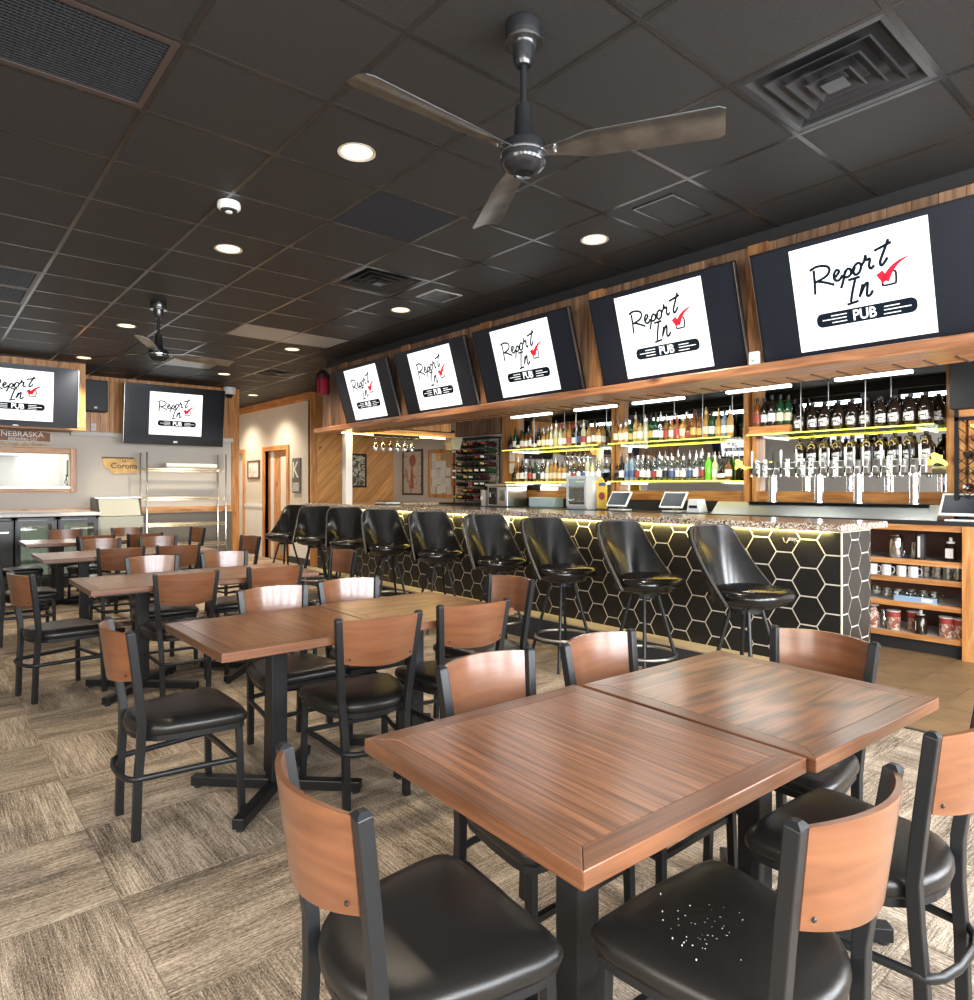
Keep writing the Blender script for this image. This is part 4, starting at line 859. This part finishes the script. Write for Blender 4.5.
# ------------------------------------------------------------------ back bar
FX = 6.47
bb = thing('back_bar', 'pine back bar cabinet with open shelves under a dark top', 'cabinet')
B(FX, XB, 1.52, 8.6, 1.085, 1.12).build('worktop', mat('dark_laminate', (.025, .026, .028), .3), bb, bevel=.004)
B(FX-.005, FX+.03, 1.52, 8.6, 1.035, 1.085).build('front_rail', PINEY, bb)
B(XB-.10, XB-.02, 1.66, 8.6, .05, 1.085).build('back_panel', mat('back_panel_dark', (.10, .045, .03), .6), bb)
for z in (.785, .63, .42, .155):
    B(FX+.02, XB-.10, 1.66, 2.95, z-.02, z).build('shelf', OFFWHITE, bb); B(FX, FX+.02, 1.66, 2.95, z-.042, z+.003).build('shelf_edge', PINEY, bb)
B(FX-.02, FX+.10, 1.52, 1.66, 0, 1.085).build('end_post', PINE, bb); B(FX+.1, XB-.1, 1.60, 1.66, 0, 1.085).build('end_panel', PINE, bb)
B(FX, XB-.1, 2.95, 3.0, 0, 1.04).build('divider', PINE, bb); B(FX+.05, XB-.1, 3.0, 8.6, 0, 1.035).build('carcass', BLACKPAINT, bb)
B(FX+.06, XB-.1, 1.66, 2.95, 0, .11).build('toe_kick', BLACKPAINT, bb)
# mirror wall with pine framing
mw = thing('bar_mirror', 'mirrored back wall of the bar between pine posts', 'mirror')
POSTS = [(5.55, 5.60), (5.63, 5.68), (3.68, 3.73), (3.77, 3.83)]
for y0, y1 in ((1.92, 3.68), (3.83, 5.55), (5.68, 7.52)):
    B(XB-.025, XB-.005, y0, y1, 1.36, 2.50).build('mirror_pane', MIRROR, mw)
    B(XB-.05, XB-.005, y0, y1, 1.245, 1.36).build('bottom_rail', PINEY, mw)
for y0, y1 in POSTS: B(XB-.12, XB-.005, y0, y1, 1.245, 2.52).build('post', PINE, mw)
B(XB-.10, XB-.005, 7.52, 7.66, 1.12, 2.52).build('post', PINE, mw); B(XB-.06, XB-.005, 7.66, 7.90, 1.12, 2.52).build('end_panel', PINE, mw); B(XB-.1, XB-.005, 1.78, 1.92, 1.12, 2.52).build('post', PINE, mw)
B(XB-.02, XB-.005, 1.92, 7.52, 1.12, 1.245).build('backsplash', mat('backsplash', (.05, .05, .055), .35), mw)
tag(B(XB-.12, XB-.005, 7.95, 9.0, 2.25, 2.52).build('wall_vent', RUSTIC), 'brown slatted wood panel above the wine rack', 'panel')
GSH = glassmat('shelf_glass', (.80, .95, .80), .18, .03); ZU, ZL, ZR = 1.955, 1.48, 1.615
for nm, y0, y1, z, w in (('u', 5.70, 7.55, ZU, 'upper left, under the amber bottles'), ('u', 3.85, 5.53, ZU, 'upper middle, under the tall spirits'), ('u', 1.94, 3.66, ZU, 'upper right, under the growlers'), ('l', 5.70, 7.48, ZL, 'lower left'), ('l', 3.85, 5.53, ZL, 'lower middle, under the clear spirits'), ('r', 1.94, 3.66, ZR, 'lower right, behind the tap tower')):
    t = thing('glass_shelf', 'glass bottle shelf edged with yellow light, '+w, 'shelf', (0, 0, 0), 0, 'lit glass bottle shelves')
    B(XB-.36, XB-.03, y0, y1, z-.010, z).build('pane', GSH, t); B(XB-.375, XB-.36, y0, y1, z-.009, z+.001).build('light_strip', LEDY, t)
    for yy in (y0+.15, y1-.15): B(XB-.30, XB-.025, yy-.008, yy+.008, z-.04, z-.012).build('bracket', STEEL, t)
    area('shelf_led', (XB-.30, (y0+y1)/2, z-.02), (0, 0, 0), .10, y1-y0, .9, (1, .82, .22))
for k, y in enumerate((2.5, 3.1, 4.2, 5.0, 6.1, 6.9)):
    o = MB().lathe([(.006, ZU+.0), (.006, 2.52)], n=8).build('hanger_rod', STEEL, None, (XB-.34, y, 0)); tag(o, 'thin steel rod holding the upper shelf, %s from the right' % 'first second third fourth fifth sixth'.split()[k], 'rod', 'shelf hanger rods')

# bottles
def gm(name, col, rough=.08, trans=0): return mat(name, col, rough, trans=trans, spec=.6)
GL = {'amber': gm('g_amber', (.20, .070, .014)), 'gold': gm('g_gold', (.42, .22, .05)), 'clear': glassmat('g_clear', (.78, .82, .82), .20, .04), 'pale': gm('g_pale', (.55, .52, .30), .07), 'dark': gm('g_dark', (.02, .012, .008)), 'green': gm('g_green', (.012, .055, .018)), 'lime': gm('g_lime', (.16, .62, .03)), 'blue': gm('g_blue', (.20, .28, .34)), 'red': gm('g_red', (.35, .02, .02)), 'honey': gm('g_honey', (.45, .31, .10))}
LB = {'white': mat('l_white', (.82, .8, .76), .5), 'cream': mat('l_cream', (.78, .66, .45), .5), 'black': mat('l_black', (.02, .02, .02), .5), 'red': mat('l_red', (.36, .05, .04), .5), 'blue': mat('l_blue', (.07, .11, .24), .5), 'gold': mat('l_gold', (.6, .42, .12), .4)}
CAPM = {'black': BLACKPAINT, 'white': WHITE, 'red': LB['red'], 'steel': STEEL, 'gold': LB['gold']}
SHAPES = {'tall': [(.034, 0), (.037, .008), (.037, .175), (.032, .20), (.016, .225), (.013, .285)], 'square': [(.040, 0), (.042, .008), (.042, .15), (.036, .172), (.016, .19), (.014, .245)], 'slim': [(.030, 0), (.033, .008), (.033, .20), (.026, .225), (.013, .25), (.012, .305)], 'squat': [(.045, 0), (.05, .012), (.052, .07), (.042, .12), (.018, .15), (.015, .195)], 'wine': [(.034, 0), (.037, .008), (.037, .185), (.03, .215), (.015, .235), (.014, .295)]}
_bm = {}
def bottle(shape, g, lb, cap, loc, label, group, pour=False, scale=1):
    k = (shape, g); pr = SHAPES[shape]; n = 4 if False else 12
    if k not in _bm: _bm[k] = MB().lathe(pr, n=n).mesh('bottle', GL[g], 40)
    t = inst('bottle', _bm[k], None, loc, (0, 0, random.uniform(0, 6))); tag(t, label, 'bottle', group); t.scale = (scale,)*3
    k2 = ('l', shape, lb); rr = pr[2][0]+.0012; z0, z1 = (.045, .125) if shape != 'squat' else (.03, .075)
    if lb:
        if k2 not in _bm: _bm[k2] = MB().lathe([(rr if shape != 'squat' else .0525, z0), (rr if shape != 'squat' else .0535, z1)], n=12).mesh('label', LB[lb], 40)
        inst('label', _bm[k2], t)
    k3 = ('c', shape, cap, pour); zt = pr[-1][1]; rt = pr[-1][0]
    if k3 not in _bm:
        _bm[k3] = (MB().lathe([(rt+.002, zt-.03), (rt+.002, zt+.006), (.006, zt+.012), (.004, zt+.05)], n=8) if pour else MB().lathe([(rt+.002, zt-.035), (rt+.002, zt+.008)], n=8)).mesh('cap', CAPM[cap], 40)
    inst('cap', _bm[k3], t); return t
ORD = 'first second third fourth fifth sixth seventh eighth ninth tenth eleventh twelfth thirteenth fourteenth fifteenth sixteenth seventeenth eighteenth nineteenth twentieth twenty-first twenty-second twenty-third twenty-fourth twenty-fifth twenty-sixth'.split()
CN = {'amber': 'amber', 'gold': 'golden', 'clear': 'clear', 'pale': 'pale yellow', 'dark': 'dark', 'green': 'green', 'lime': 'bright lime green', 'blue': 'pale blue', 'red': 'red', 'honey': 'honey coloured'}
def bottle_row(spec, y_left, y_right, x, z, where, group, pour=True):
    n = len(spec)
    for i, s_ in enumerate(spec):
        sh, g, lb, cap = s_; y = y_left+(y_right-y_left)*i/(n-1)
        bottle(sh, g, lb, cap, (x+random.uniform(-.012, .012), y, z), '%s liquor bottle, %s from the left on the %s' % (CN[g], ORD[i], where), group, pour and random.random() < .75, random.uniform(.94, 1.08))
def spec(txt):
    SHc = {'t': 'tall', 'q': 'square', 's': 'slim', 'u': 'squat', 'w': 'wine'}; Gc = {'a': 'amber', 'g': 'gold', 'c': 'clear', 'p': 'pale', 'd': 'dark', 'e': 'green', 'l': 'lime', 'b': 'blue', 'r': 'red', 'h': 'honey'}
    Lc = {'w': 'white', 'c': 'cream', 'b': 'black', 'r': 'red', 'u': 'blue', 'g': 'gold', '-': None}; Cc = {'b': 'black', 'w': 'white', 'r': 'red', 's': 'steel', 'g': 'gold'}
    return [(SHc[a[0]], Gc[a[1]], Lc[a[2]], Cc[a[3]]) for a in txt.split()]
bottle_row(spec('udbb tewb udwb qawb qawb qawb udcb tdcb qgcs tgws spws spgs tpwr sgwr tgrr tdwr tdub tprw sgwb tawb qgcb'), 7.46, 5.76, XB-.27, ZU, 'upper left glass shelf, front row', 'bottles on the upper left shelf')
bottle_row(spec('tacb sgcs tpws tgcs qgcb tdws sgcs tagr tpwr tdrb teeb tgwb'.replace('tee', 'teg')), 7.38, 5.80, XB-.13, ZU, 'upper left glass shelf, back row', 'bottles on the upper left shelf')
bottle_row(spec('tacb qgcs qgcs tegb sgcs qhwb tpcs tegb tewb scww tarw qgwr qarr qgcs uarr tagb tagb tgcg tewb tggg tbwb tgcs'), 5.47, 3.90, XB-.27, ZU, 'upper middle glass shelf, front row', 'bottles on the upper middle shelf')
bottle_row(spec('tgcs tarb tpws tgcs qgcb tdws sgcs tagr tpwr tdrb tegb'), 5.40, 3.98, XB-.13, ZU, 'upper middle glass shelf, back row', 'bottles on the upper middle shelf')
bottle_row(spec('udbb sacw tdwb scws tdrb tewb tcbs scws tpws tgcs tgcs qgcs qgws tcws tcrs scws tcus spws tpws tcws'), 7.38, 5.78, XB-.27, ZL, 'lower left glass shelf', 'bottles on the lower left shelf')
bottle_row(spec('udbb tdwb tbus sbub tcrs tcws scws tcrs tcws scbs tcus scws tcws scus tcws scrw tl-s tpww udwb qawb'), 5.47, 3.92, XB-.27, ZL, 'lower middle glass shelf', 'bottles on the lower middle shelf')
t = B(XB-.35, XB-.05, 3.22, 3.65, ZU, ZU+.085).build('wooden_riser', PINEY, None, bevel=.004); tag(t, 'pine box riser under the wine bottles on the upper shelf', 'box')
bottle_row(spec('warb wdwb wdwb wecb wecb'), 3.60, 3.27, XB-.26, ZU+.086, 'pine riser by the growlers', 'wine bottles on the pine riser', False)
# growlers
def growler_label():
    m, N, L, b = nt('growler_print'); tc = N.new('ShaderNodeTexCoord'); n = N.new('ShaderNodeTexNoise'); n.inputs['Scale'].default_value = 28; n.inputs['Distortion'].default_value = 1.5; mp = N.new('ShaderNodeMapping'); mp.inputs['Scale'].default_value = (1, 1, 2.2)
    rp = N.new('ShaderNodeValToRGB'); rp.color_ramp.interpolation = 'CONSTANT'; rp.color_ramp.elements[0].color = (.012, .01, .008, 1); rp.color_ramp.elements[1].position = .47; rp.color_ramp.elements[1].color = (.75, .74, .70, 1)
    L.new(tc.outputs['Object'], mp.inputs['Vector']); L.new(mp.outputs['Vector'], n.inputs['Vector']); L.new(n.outputs['Fac'], rp.inputs['Fac']); L.new(rp.outputs['Color'], b.inputs['Base Color']); b.inputs['Roughness'].default_value = .3; return m
GP = growler_label(); gr_body = MB().lathe([(.055, 0), (.061, .008), (.061, .155), (.052, .19), (.028, .22), (.019, .24), (.019, .27)], n=16).mesh('growler', GL['dark'], 40)
n = 12
gr_lab = MB().add([(.0625*math.cos(a), .0625*math.sin(a), z) for z in (.045, .125) for a in [PI-.75+1.5*k/n for k in range(n+1)]], [(k, k+1, n+2+k, n+1+k) for k in range(n)]).mesh('label', GP, 60)
gr_cap = MB().lathe([(.021, .262), (.021, .285)], n=12).mesh('cap', BLACKPAINT); gr_han = MB().tube([(.0, .018, .25), (.0, .045, .245), (.0, .048, .225), (0, .036, .20)], .005, 6).mesh('handle', GL['dark'], 60)
gr_tag = MB().tube([(-.040, .028*math.cos(a), .185+.028*math.sin(a)) for a in [2*PI*k/14 for k in range(14)]], .0035, 5, True).mesh('neck_tag', LB['gold'])
def growler(x, y, z, label, tagd=False):
    t = inst('growler', gr_body, None, (x, y, z), (0, 0, random.uniform(-.35, .35))); tag(t, label, 'growler', 'dark beer growlers')
    inst('label', gr_lab, t); inst('cap', gr_cap, t); inst('handle', gr_han, t)
    if tagd: inst('neck_tag', gr_tag, t, (-.012, 0, 0))
for row, (x, z, w) in enumerate(((XB-.27, ZU, 'upper shelf, front row'), (XB-.125, ZU, 'upper shelf, back row'), (XB-.27, ZR, 'lower shelf, front row'))):
    for k in range(10): growler(x+random.uniform(-.01, .01), 3.14-k*.124-(.05 if row == 1 else 0), z, 'dark glass growler with white print, %s from the left on the %s' % (ORD[k], w), row == 2)
# beer tap tower
tt = thing('tap_tower', 'long stainless beer tap tower on the back bar', 'tap tower', (0, 0, 0)); TX = 6.70
B(TX-.07, TX+.07, 1.96, 3.56, 1.525, 1.655).build('manifold', STEEL, tt, bevel=.008)
for y in (3.36, 2.90, 2.54, 2.08): MB().lathe([(.06, 1.252), (.06, 1.262), (.042, 1.266), (.042, 1.53)], (TX, y, 0), 16).build('column', CHROME, tt, smooth=40)
TAPL = art('tap_print', (.85, .85, .83), (.85, .85, .83), (.04, .04, .04), 30)
for k in range(21):
    y = 3.52-k*.076; f = MB().tube([(TX-.07, y, 1.59), (TX-.115, y, 1.59), (TX-.13, y, 1.55), (TX-.13, y, 1.51)], .009, 7).build('faucet', CHROME, tt, smooth=50)
    big = k in (1, 2, 5, 7, 8, 11, 17)
    if big: B(TX-.150, TX-.135, y-.022, y+.022, 1.50, 1.68).build('tap_handle', TAPL, tt, bevel=.004)
    else: MB().lathe([(.006, 1.595), (.010, 1.63), (.013, 1.75), (.011, 1.775)], (TX-.118, y, 0), 8).build('tap_handle', (WHITE, STEEL, STEEL, BLACKPAINT)[k % 4], tt, smooth=50)
dt = thing('drip_trough', 'long stainless drip trough with sloped front under the taps', 'trough'); MB().prism([(6.52, 1.122), (6.96, 1.122), (6.96, 1.25), (6.66, 1.25)], lambda a, b: (a, 1.86, b), lambda a, b: (a, 3.95, b)).build('body', STEEL, dt); B(6.62, 6.78, 1.95, 3.6, 1.25, 1.253).build('grate', METAL, dt)
# screens, fridge, brewer
def pos(x, y, z, rz, label):
    t = thing('order_terminal', label, 'terminal', (x, y, z), rz, 'white order terminals')
    B(-.11, .11, -.09, .09, 0, .015).build('base', WHITE, t, bevel=.004); MB().bar((0, .03, .01), (0, -.01, .10), .07, .02).build('stand', STEEL, t)
    a = math.radians(35); b = B(-.155, .155, -.01, .01, -.11, .11).build('tablet', WHITE, t, (0, -.02, .135), (-a, 0, 0), bevel=.006); B(-.135, .135, -.0115, -.0100, -.09, .09).build('display', SCREEN, b)
pos(6.66, 5.28, 1.121, -PI/2, 'white tablet order terminal beside the small fridge'); pos(6.66, 4.50, 1.121, -PI/2, 'white tablet order terminal beside the receipt printer'); pos(6.63, 1.70, 1.121, -PI/2, 'white tablet order terminal at the right edge below the lattice')
t = thing('receipt_printer', 'white receipt printer beside the middle terminal', 'printer', (6.68, 4.22, 1.121)); MB().prism([(-.09, 0), (.09, 0), (.06, .15), (-.05, .15)], lambda a, b: (b*0+(-.08), a, b), lambda a, b: (.08, a, b)).build('body', WHITE, t, bevel=.008); B(-.085, -.078, -.05, .05, .05, .08).build('slot', METAL, t)
t = thing('mini_fridge', 'small silver glass-door drinks fridge on the back bar', 'fridge', (6.72, 5.92, 1.121)); SIL = mat('silver_paint', (.62, .66, .70), .3, .3)
b = MB().box(-.14, .14, -.17, .17, 0, .05).box(-.14, .14, -.17, .17, .40, .43).box(-.14, .14, -.17, -.15, .05, .40).box(-.14, .14, .15, .17, .05, .40).box(.12, .14, -.15, .15, .05, .40); b.build('cabinet', SIL, t)
B(-.1, .12, -.15, .15, .22, .225).build('shelf', WHITE, t); d = MB().box(-.16, -.142, -.17, -.14, .03, .42).box(-.16, -.142, .14, .17, .03, .42).box(-.16, -.142, -.14, .14, .03, .06).box(-.16, -.142, -.14, .14, .39, .42).build('door', SIL, t); B(-.154, -.150, -.14, .14, .06, .39).build('pane', GLASS, d)
for k in range(8): MB().lathe([(.026, 0), (.03, .006), (.03, .115), (.024, .122)], n=10).build('can', (LB['blue'], LB['red'], SIL, LB['gold'])[k % 4], None, (6.68, 5.92-.10+.066*(k % 4), 1.171 if k < 4 else 1.347), smooth=40); 
for k, o in enumerate([o for o in COL.objects if o.name.startswith('can') and o.type == 'MESH' and o.parent is None and 'label' not in o]): tag(o, '%s drink can, %s from the right on the %s level inside the mini fridge' % (('blue', 'red', 'silver', 'golden')[k % 4], ORD[k % 4], 'lower' if k < 4 else 'upper'), 'can', 'cans in the mini fridge')
t = thing('promo_display', 'yellow and red tent display standing beside the mini fridge', 'display', (6.72, 5.62, 1.121)); MB().prism([(-.07, 0), (.09, 0), (.09, .36), (.02, .42), (-.07, .30)], lambda a, b: (0, a, b), lambda a, b: (.02, a, b)).build('card', mat('promo_yellow', (.85, .55, .08), .5), t); MB().lathe([(.005, 0), (.05, .002), (.05, .004)], n=14).build('red_spot', LB['red'], t, (0, -.0, .17), (0, -PI/2, 0)); B(-.002, 0, -.06, .05, .30, .34).build('blue_band', LB['blue'], t); B(0, .12, -.07, .09, 0, .012).build('foot', METAL, t)
t = thing('beverage_machine', 'steel beverage machine at the left end of the back bar', 'machine', (6.74, 7.35, 1.121)); B(-.2, .2, -.12, .32, 0, .30).build('body', STEEL, t, bevel=.01); B(-.23, .2, -.14, .34, .30, .335).build('lid', STEEL, t, bevel=.006); B(-.206, -.2, -.08, .05, .08, .24).build('door', GLASS, t); B(-.215, -.2, .10, .27, .03, .28).build('panel', METAL, t); MB().tube([(-.21, .18, .2), (-.26, .18, .2), (-.26, .18, .14)], .01, 7).build('spout', CHROME, t)
t = thing('bottle_pump', 'grey dispenser with dark top beside the beverage machine', 'dispenser', (6.60, 7.80, 1.121)); MB().lathe([(.055, 0), (.06, .01), (.06, .22), (.05, .24)], n=14).build('body', mat('dispenser_grey', (.45, .42, .42), .4), t, smooth=40); B(-.05, .05, -.05, .05, .24, .29).build('head', METAL, t); MB().lathe([(.03, 0), (.03, .003)], n=12).build('badge', WHITE, t, (-.061, 0, .12), (0, -PI/2, 0))
for k, (y, z, w) in enumerate(((7.62, 1.62, 'lower'), (7.62, 1.80, 'upper'))): tag(B(XB-.106, XB-.101, y-.06, y+.06, z, z+.15).build('posted_notice', WHITE), 'white printed notice on the left pine post, %s one' % w, 'notice', 'notices on the pine post')
tag(B(6.80, 7.0, 6.55, 7.05, 1.121, 1.26).build('storage_box', mat('box_blue', (.45, .58, .66), .5), None, bevel=.01), 'pale blue box on the back bar under the lower left shelf', 'box')
# wine racks
def wine(t_, loc, rot, k):
    o = inst('wine_bottle', WINE[k % 3], None, loc, rot); return o
WINE = [MB().lathe([(.034, 0), (.037, .01), (.037, .19), (.028, .22), (.014, .245), (.0145, .30)], n=10).mesh('wine_bottle', m_, 45) for m_ in (GL['dark'], gm('g_wine', (.05, .01, .012)), GL['green'])]
FOIL = [MB().lathe([(.0165, .235), (.0165, .304)], n=8).mesh('foil', m_) for m_ in (LB['red'], LB['black'], LB['gold'], LB['white'])]
wr = thing('wine_rack', 'tall black wire wine rack full of bottles by the notice board', 'rack', (6.90, 8.36, 1.155)); hw_ = .43
tag(B(6.62, XB-.005, 7.86, 9.0, 1.122, 1.154).build('rack_shelf', BLACKPAINT, None, bevel=.004), 'black shelf slab under the wine rack', 'shelf')
for sy in (-1, 1):
    for sx in (-1, 1): MB().bar((sx*.12, sy*hw_, 0), (sx*.12, sy*hw_, 1.02), .016).build('post', METAL, wr)
rows, cols = 9, 6
for r in range(rows+1):
    z = .03+r*.105
    for sx in (-1, 1): MB().bar((sx*.12, -hw_, z), (sx*.12, hw_, z), .008).build('rail', METAL, wr)
b = MB()
for c in range(7):
    for sx in (-1, 1):
        y0 = -hw_+c*2*hw_/6
        if c < 6: b.bar((sx*.12, y0, .03), (sx*.12, y0+2*hw_/6, 1.0), .004); b.bar((sx*.12, y0+2*hw_/6, .03), (sx*.12, y0, 1.0), .004)
b.build('lattice', METAL, wr); B(-.14, .14, -hw_-.02, hw_+.02, 1.02, 1.04).build('top', METAL, wr)
for r in range(rows):
    for c in range(cols):
        if random.random() < .08: continue
        o = inst('wine_bottle', WINE[(r*5+c) % 3], None, (6.995, 8.36-hw_+.075+c*.143+random.uniform(-.01, .01), 1.155+.079+r*.105), (0, -PI/2+.06, 0)); k = random.randrange(4)
        inst('foil', FOIL[k], o); tag(o, 'wine bottle lying in the wire rack, row %s from the bottom, %s from the right' % (ORD[r], ORD[c]), 'wine bottle', 'wine bottles in the wire rack')
# lattice wine cabinet at the right edge
lc = thing('lattice_cabinet', 'black diamond lattice wine cabinet at the right picture edge', 'cabinet', (6.86, 1.33, 1.125)); 
B(.17, .20, -.40, .43, 0, .86).build('back_board', PINE, lc); B(-.22, .20, -.40, .43, .86, .92).build('top_board', PINEY, lc)
for y0 in (-.42, .40): B(-.24, -.21, y0, y0+.03, 0, .92).build('stile', METAL, lc)
B(-.24, -.21, -.42, .43, 0, .03).build('rail', METAL, lc); B(-.24, -.21, -.42, .43, .83, .86).build('rail', METAL, lc)
for s in (-1, 1):
    for k in range(-9, 11):
        y0 = k*.085; p, q = (y0, .03), (y0+s*.80, .83)
        pts = []
        for u in (0, 1): pts.append((p[0]+(q[0]-p[0])*u, p[1]+(q[1]-p[1])*u))
        u0, u1 = 0., 1.; d = q[0]-p[0]
        ua, ub = sorted(((-.40-p[0])/d, (.41-p[0])/d)); u0, u1 = max(0, ua), min(1, ub)
        if u1-u0 < .04: continue
        MB().bar((-.225-.004*s, p[0]+d*u0, .03+.8*u0), (-.225-.004*s, p[0]+d*u1, .03+.8*u1), .007).build('lattice_bar', METAL, lc)
B(.10, .16, -.38, .40, .80, .82).build('light_strip', LEDY, lc)
for r in range(5):
    for c in range(4):
        o = inst('wine_bottle', WINE[(r+c) % 3], None, (7.02, 1.66-c*.17+(.05 if r % 2 else 0), 1.25+r*.14), (0, -PI/2+.05, 0)); inst('foil', FOIL[(r*3+c) % 4], o); tag(o, 'wine bottle behind the black lattice, %s row from the bottom, %s from the left' % (ORD[r], ORD[c]), 'wine bottle', 'wine bottles in the lattice cabinet')
tag(B(6.60, 7.05, .95, 1.79, 2.05, 2.50).build('black_locker', BLACKPAINT, None, bevel=.01), 'black box cabinet hung above the lattice at the right edge', 'cabinet')
# yellow rope light coils at the shelf ends
for k, (y, w) in enumerate(((3.72, 'on the pine post beside the taps'), (1.90, 'beside the lattice cabinet'))):
    o = MB().tube([(XB-.40+.02*math.sin(a*2.3), y+.05*math.cos(a*1.9)-.02*math.sin(a), 1.60+.022*math.sin(a*3)+.01*a) for a in [q*.35 for q in range(22)]], .013, 6).build('rope_light', LEDY, None, smooth=60); tag(o, 'bundled yellow rope light '+w, 'light', 'bundled rope lights')

# things on the open shelves right of the bar
def pot(name, prof, m, x, y, z, label, cat, group=None, extra=None):
    o = MB().lathe(prof, n=16).build(name, m, None, (x, y, z), smooth=40); tag(o, label, cat, group); 
    if extra: extra(o)
    return o
MUGP = [(.034, 0), (.038, .006), (.038, .088), (.035, .09), (.033, .02)]
def handle(m): return lambda o: MB().tube([(-.0, -.036, .075), (-.0, -.062, .07), (0, -.066, .045), (0, -.058, .022), (0, -.037, .016)], .005, 6).build('handle', m, o, smooth=60)
z1, z2, z3, z4 = .786, .631, .421, .156
t = pot('steel_pitcher', [(.05, 0), (.055, .01), (.055, .17), (.045, .19), (.048, .20)], CHROME, 6.58, 2.18, z1, 'shiny steel pitcher on the top open shelf', 'pitcher', None, handle(CHROME)); pot('steel_pitcher', [(.04, 0), (.045, .01), (.04, .13), (.045, .14)], CHROME, 6.62, 2.04, z1, 'smaller steel pitcher behind the tall one', 'pitcher', None, handle(CHROME))
def wht(o): B(-.042, -.040, -.010, .010, .02, .20).build('label', OFFWHITE, o)
pot('black_canister', [(.038, 0), (.04, .004), (.04, .215), (.036, .22)], BLACKPAINT, 6.55, 1.985, z1, 'tall black canister with white writing on the top open shelf', 'canister', None, wht)
def bottle_lab(o): B(-.041, -.038, -.028, .028, .03, .11).build('label', OFFWHITE, o); MB().lathe([(.03, .15), (.03, .165), (.012, .17), (.012, .2)], n=12).build('spout', WHITE, o)
pot('dark_jar', [(.036, 0), (.04, .006), (.04, .13), (.025, .15)], GL['dark'], 6.55, 1.765, z1, 'dark jar with white label on the top open shelf', 'jar', None, bottle_lab)
for k, y in enumerate((2.36, 2.25, 2.13, 2.04)): pot('coffee_mug', MUGP, WHITE, 6.55, y, z2, 'white coffee mug, %s from the left on the second open shelf' % ORD[k], 'mug', 'white coffee mugs', handle(WHITE))
TUM = [(.028, 0), (.033, .004), (.037, .10), (.035, .10), (.03, .012)]
for k, y in enumerate((1.95, 1.87, 1.79, 1.72)): pot('glass_tumbler', TUM, WG, 6.56, y, z2, 'clear glass tumbler, %s from the left on the second open shelf' % ORD[k], 'glass', 'glass tumblers')
for k, y in enumerate((2.36, 2.26, 2.17, 2.08, 1.99, 1.91)): pot('glass_mug', MUGP, WG, 6.60 if 0 < k < 3 else 6.64, y, z3, 'clear glass mug, %s from the left on the third open shelf' % ORD[k], 'glass', 'glass mugs', handle(WG))
t = thing('blue_carton', 'low blue carton tray holding glasses on the third open shelf', 'carton', (6.53, 2.01, z3)); B(-.04, -.03, -.16, .16, 0, .05).build('front', mat('carton_blue', (.30, .45, .62), .6), t); B(-.03, .03, -.16, .16, 0, .004).build('base', OFFWHITE, t); B(-.042, -.04, -.13, -.05, .01, .04).build('label', WHITE, t)
CANL = art('can_print', (.30, .10, .07), (.62, .52, .42), (.35, .16, .09), 14)
def lid(o): MB().lathe([(.055, .158), (.055, .166)], n=16).build('lid', OFFWHITE, o); MB().lathe([(.0535, .11), (.0535, .155)], n=16).build('label_band', LB['red'], o)
for k, y in enumerate((2.20, 1.80, 1.70)): pot('food_canister', [(.05, 0), (.053, .005), (.053, .16)], CANL, 6.57, y, z4, 'printed red and cream food canister, %s from the left on the bottom open shelf' % ORD[k], 'canister', 'food canisters', lid)
pot('coffee_pouch', [(.045, 0), (.06, .03), (.055, .12), (.02, .19)], CANL, 6.57, 2.37, z4, 'crumpled printed pouch at the left of the bottom shelf', 'pouch', None, lambda o: B(-.02, .02, -.045, .045, .185, .20).build('seal', OFFWHITE, o))
pot('glass_jar', [(.035, 0), (.04, .006), (.04, .09), (.02, .13), (.018, .15)], GL['clear'], 6.57, 2.28, z4, 'clear glass jar beside the pouch on the bottom shelf', 'jar', None, lambda o: MB().lathe([(.02, .148), (.02, .16)], n=10).build('lid', STEEL, o))
pot('syrup_jug', [(.042, 0), (.048, .006), (.048, .13), (.03, .16), (.02, .17)], GL['dark'], 6.54, 1.98, z4, 'dark syrup jug with white label on the bottom shelf', 'jug', None, bottle_lab)
pot('cream_canister', [(.045, 0), (.05, .005), (.05, .15)], CANL, 6.66, 2.07, z4, 'cream canister behind the syrup jug', 'canister', None, lid)
# small black tray on the bar top
t = thing('bar_tray', 'small black garnish tray on the far end of the bar', 'tray', (4.85, 7.75, 1.171)); B(-.11, .11, -.15, .15, 0, .012).build('base', BLACKPAINT, t); B(-.11, .11, -.15, .15, .04, .05).build('lid', BLACKPAINT, t, bevel=.004); B(-.1, .1, -.14, .14, .012, .04).build('bins', STEEL, t)
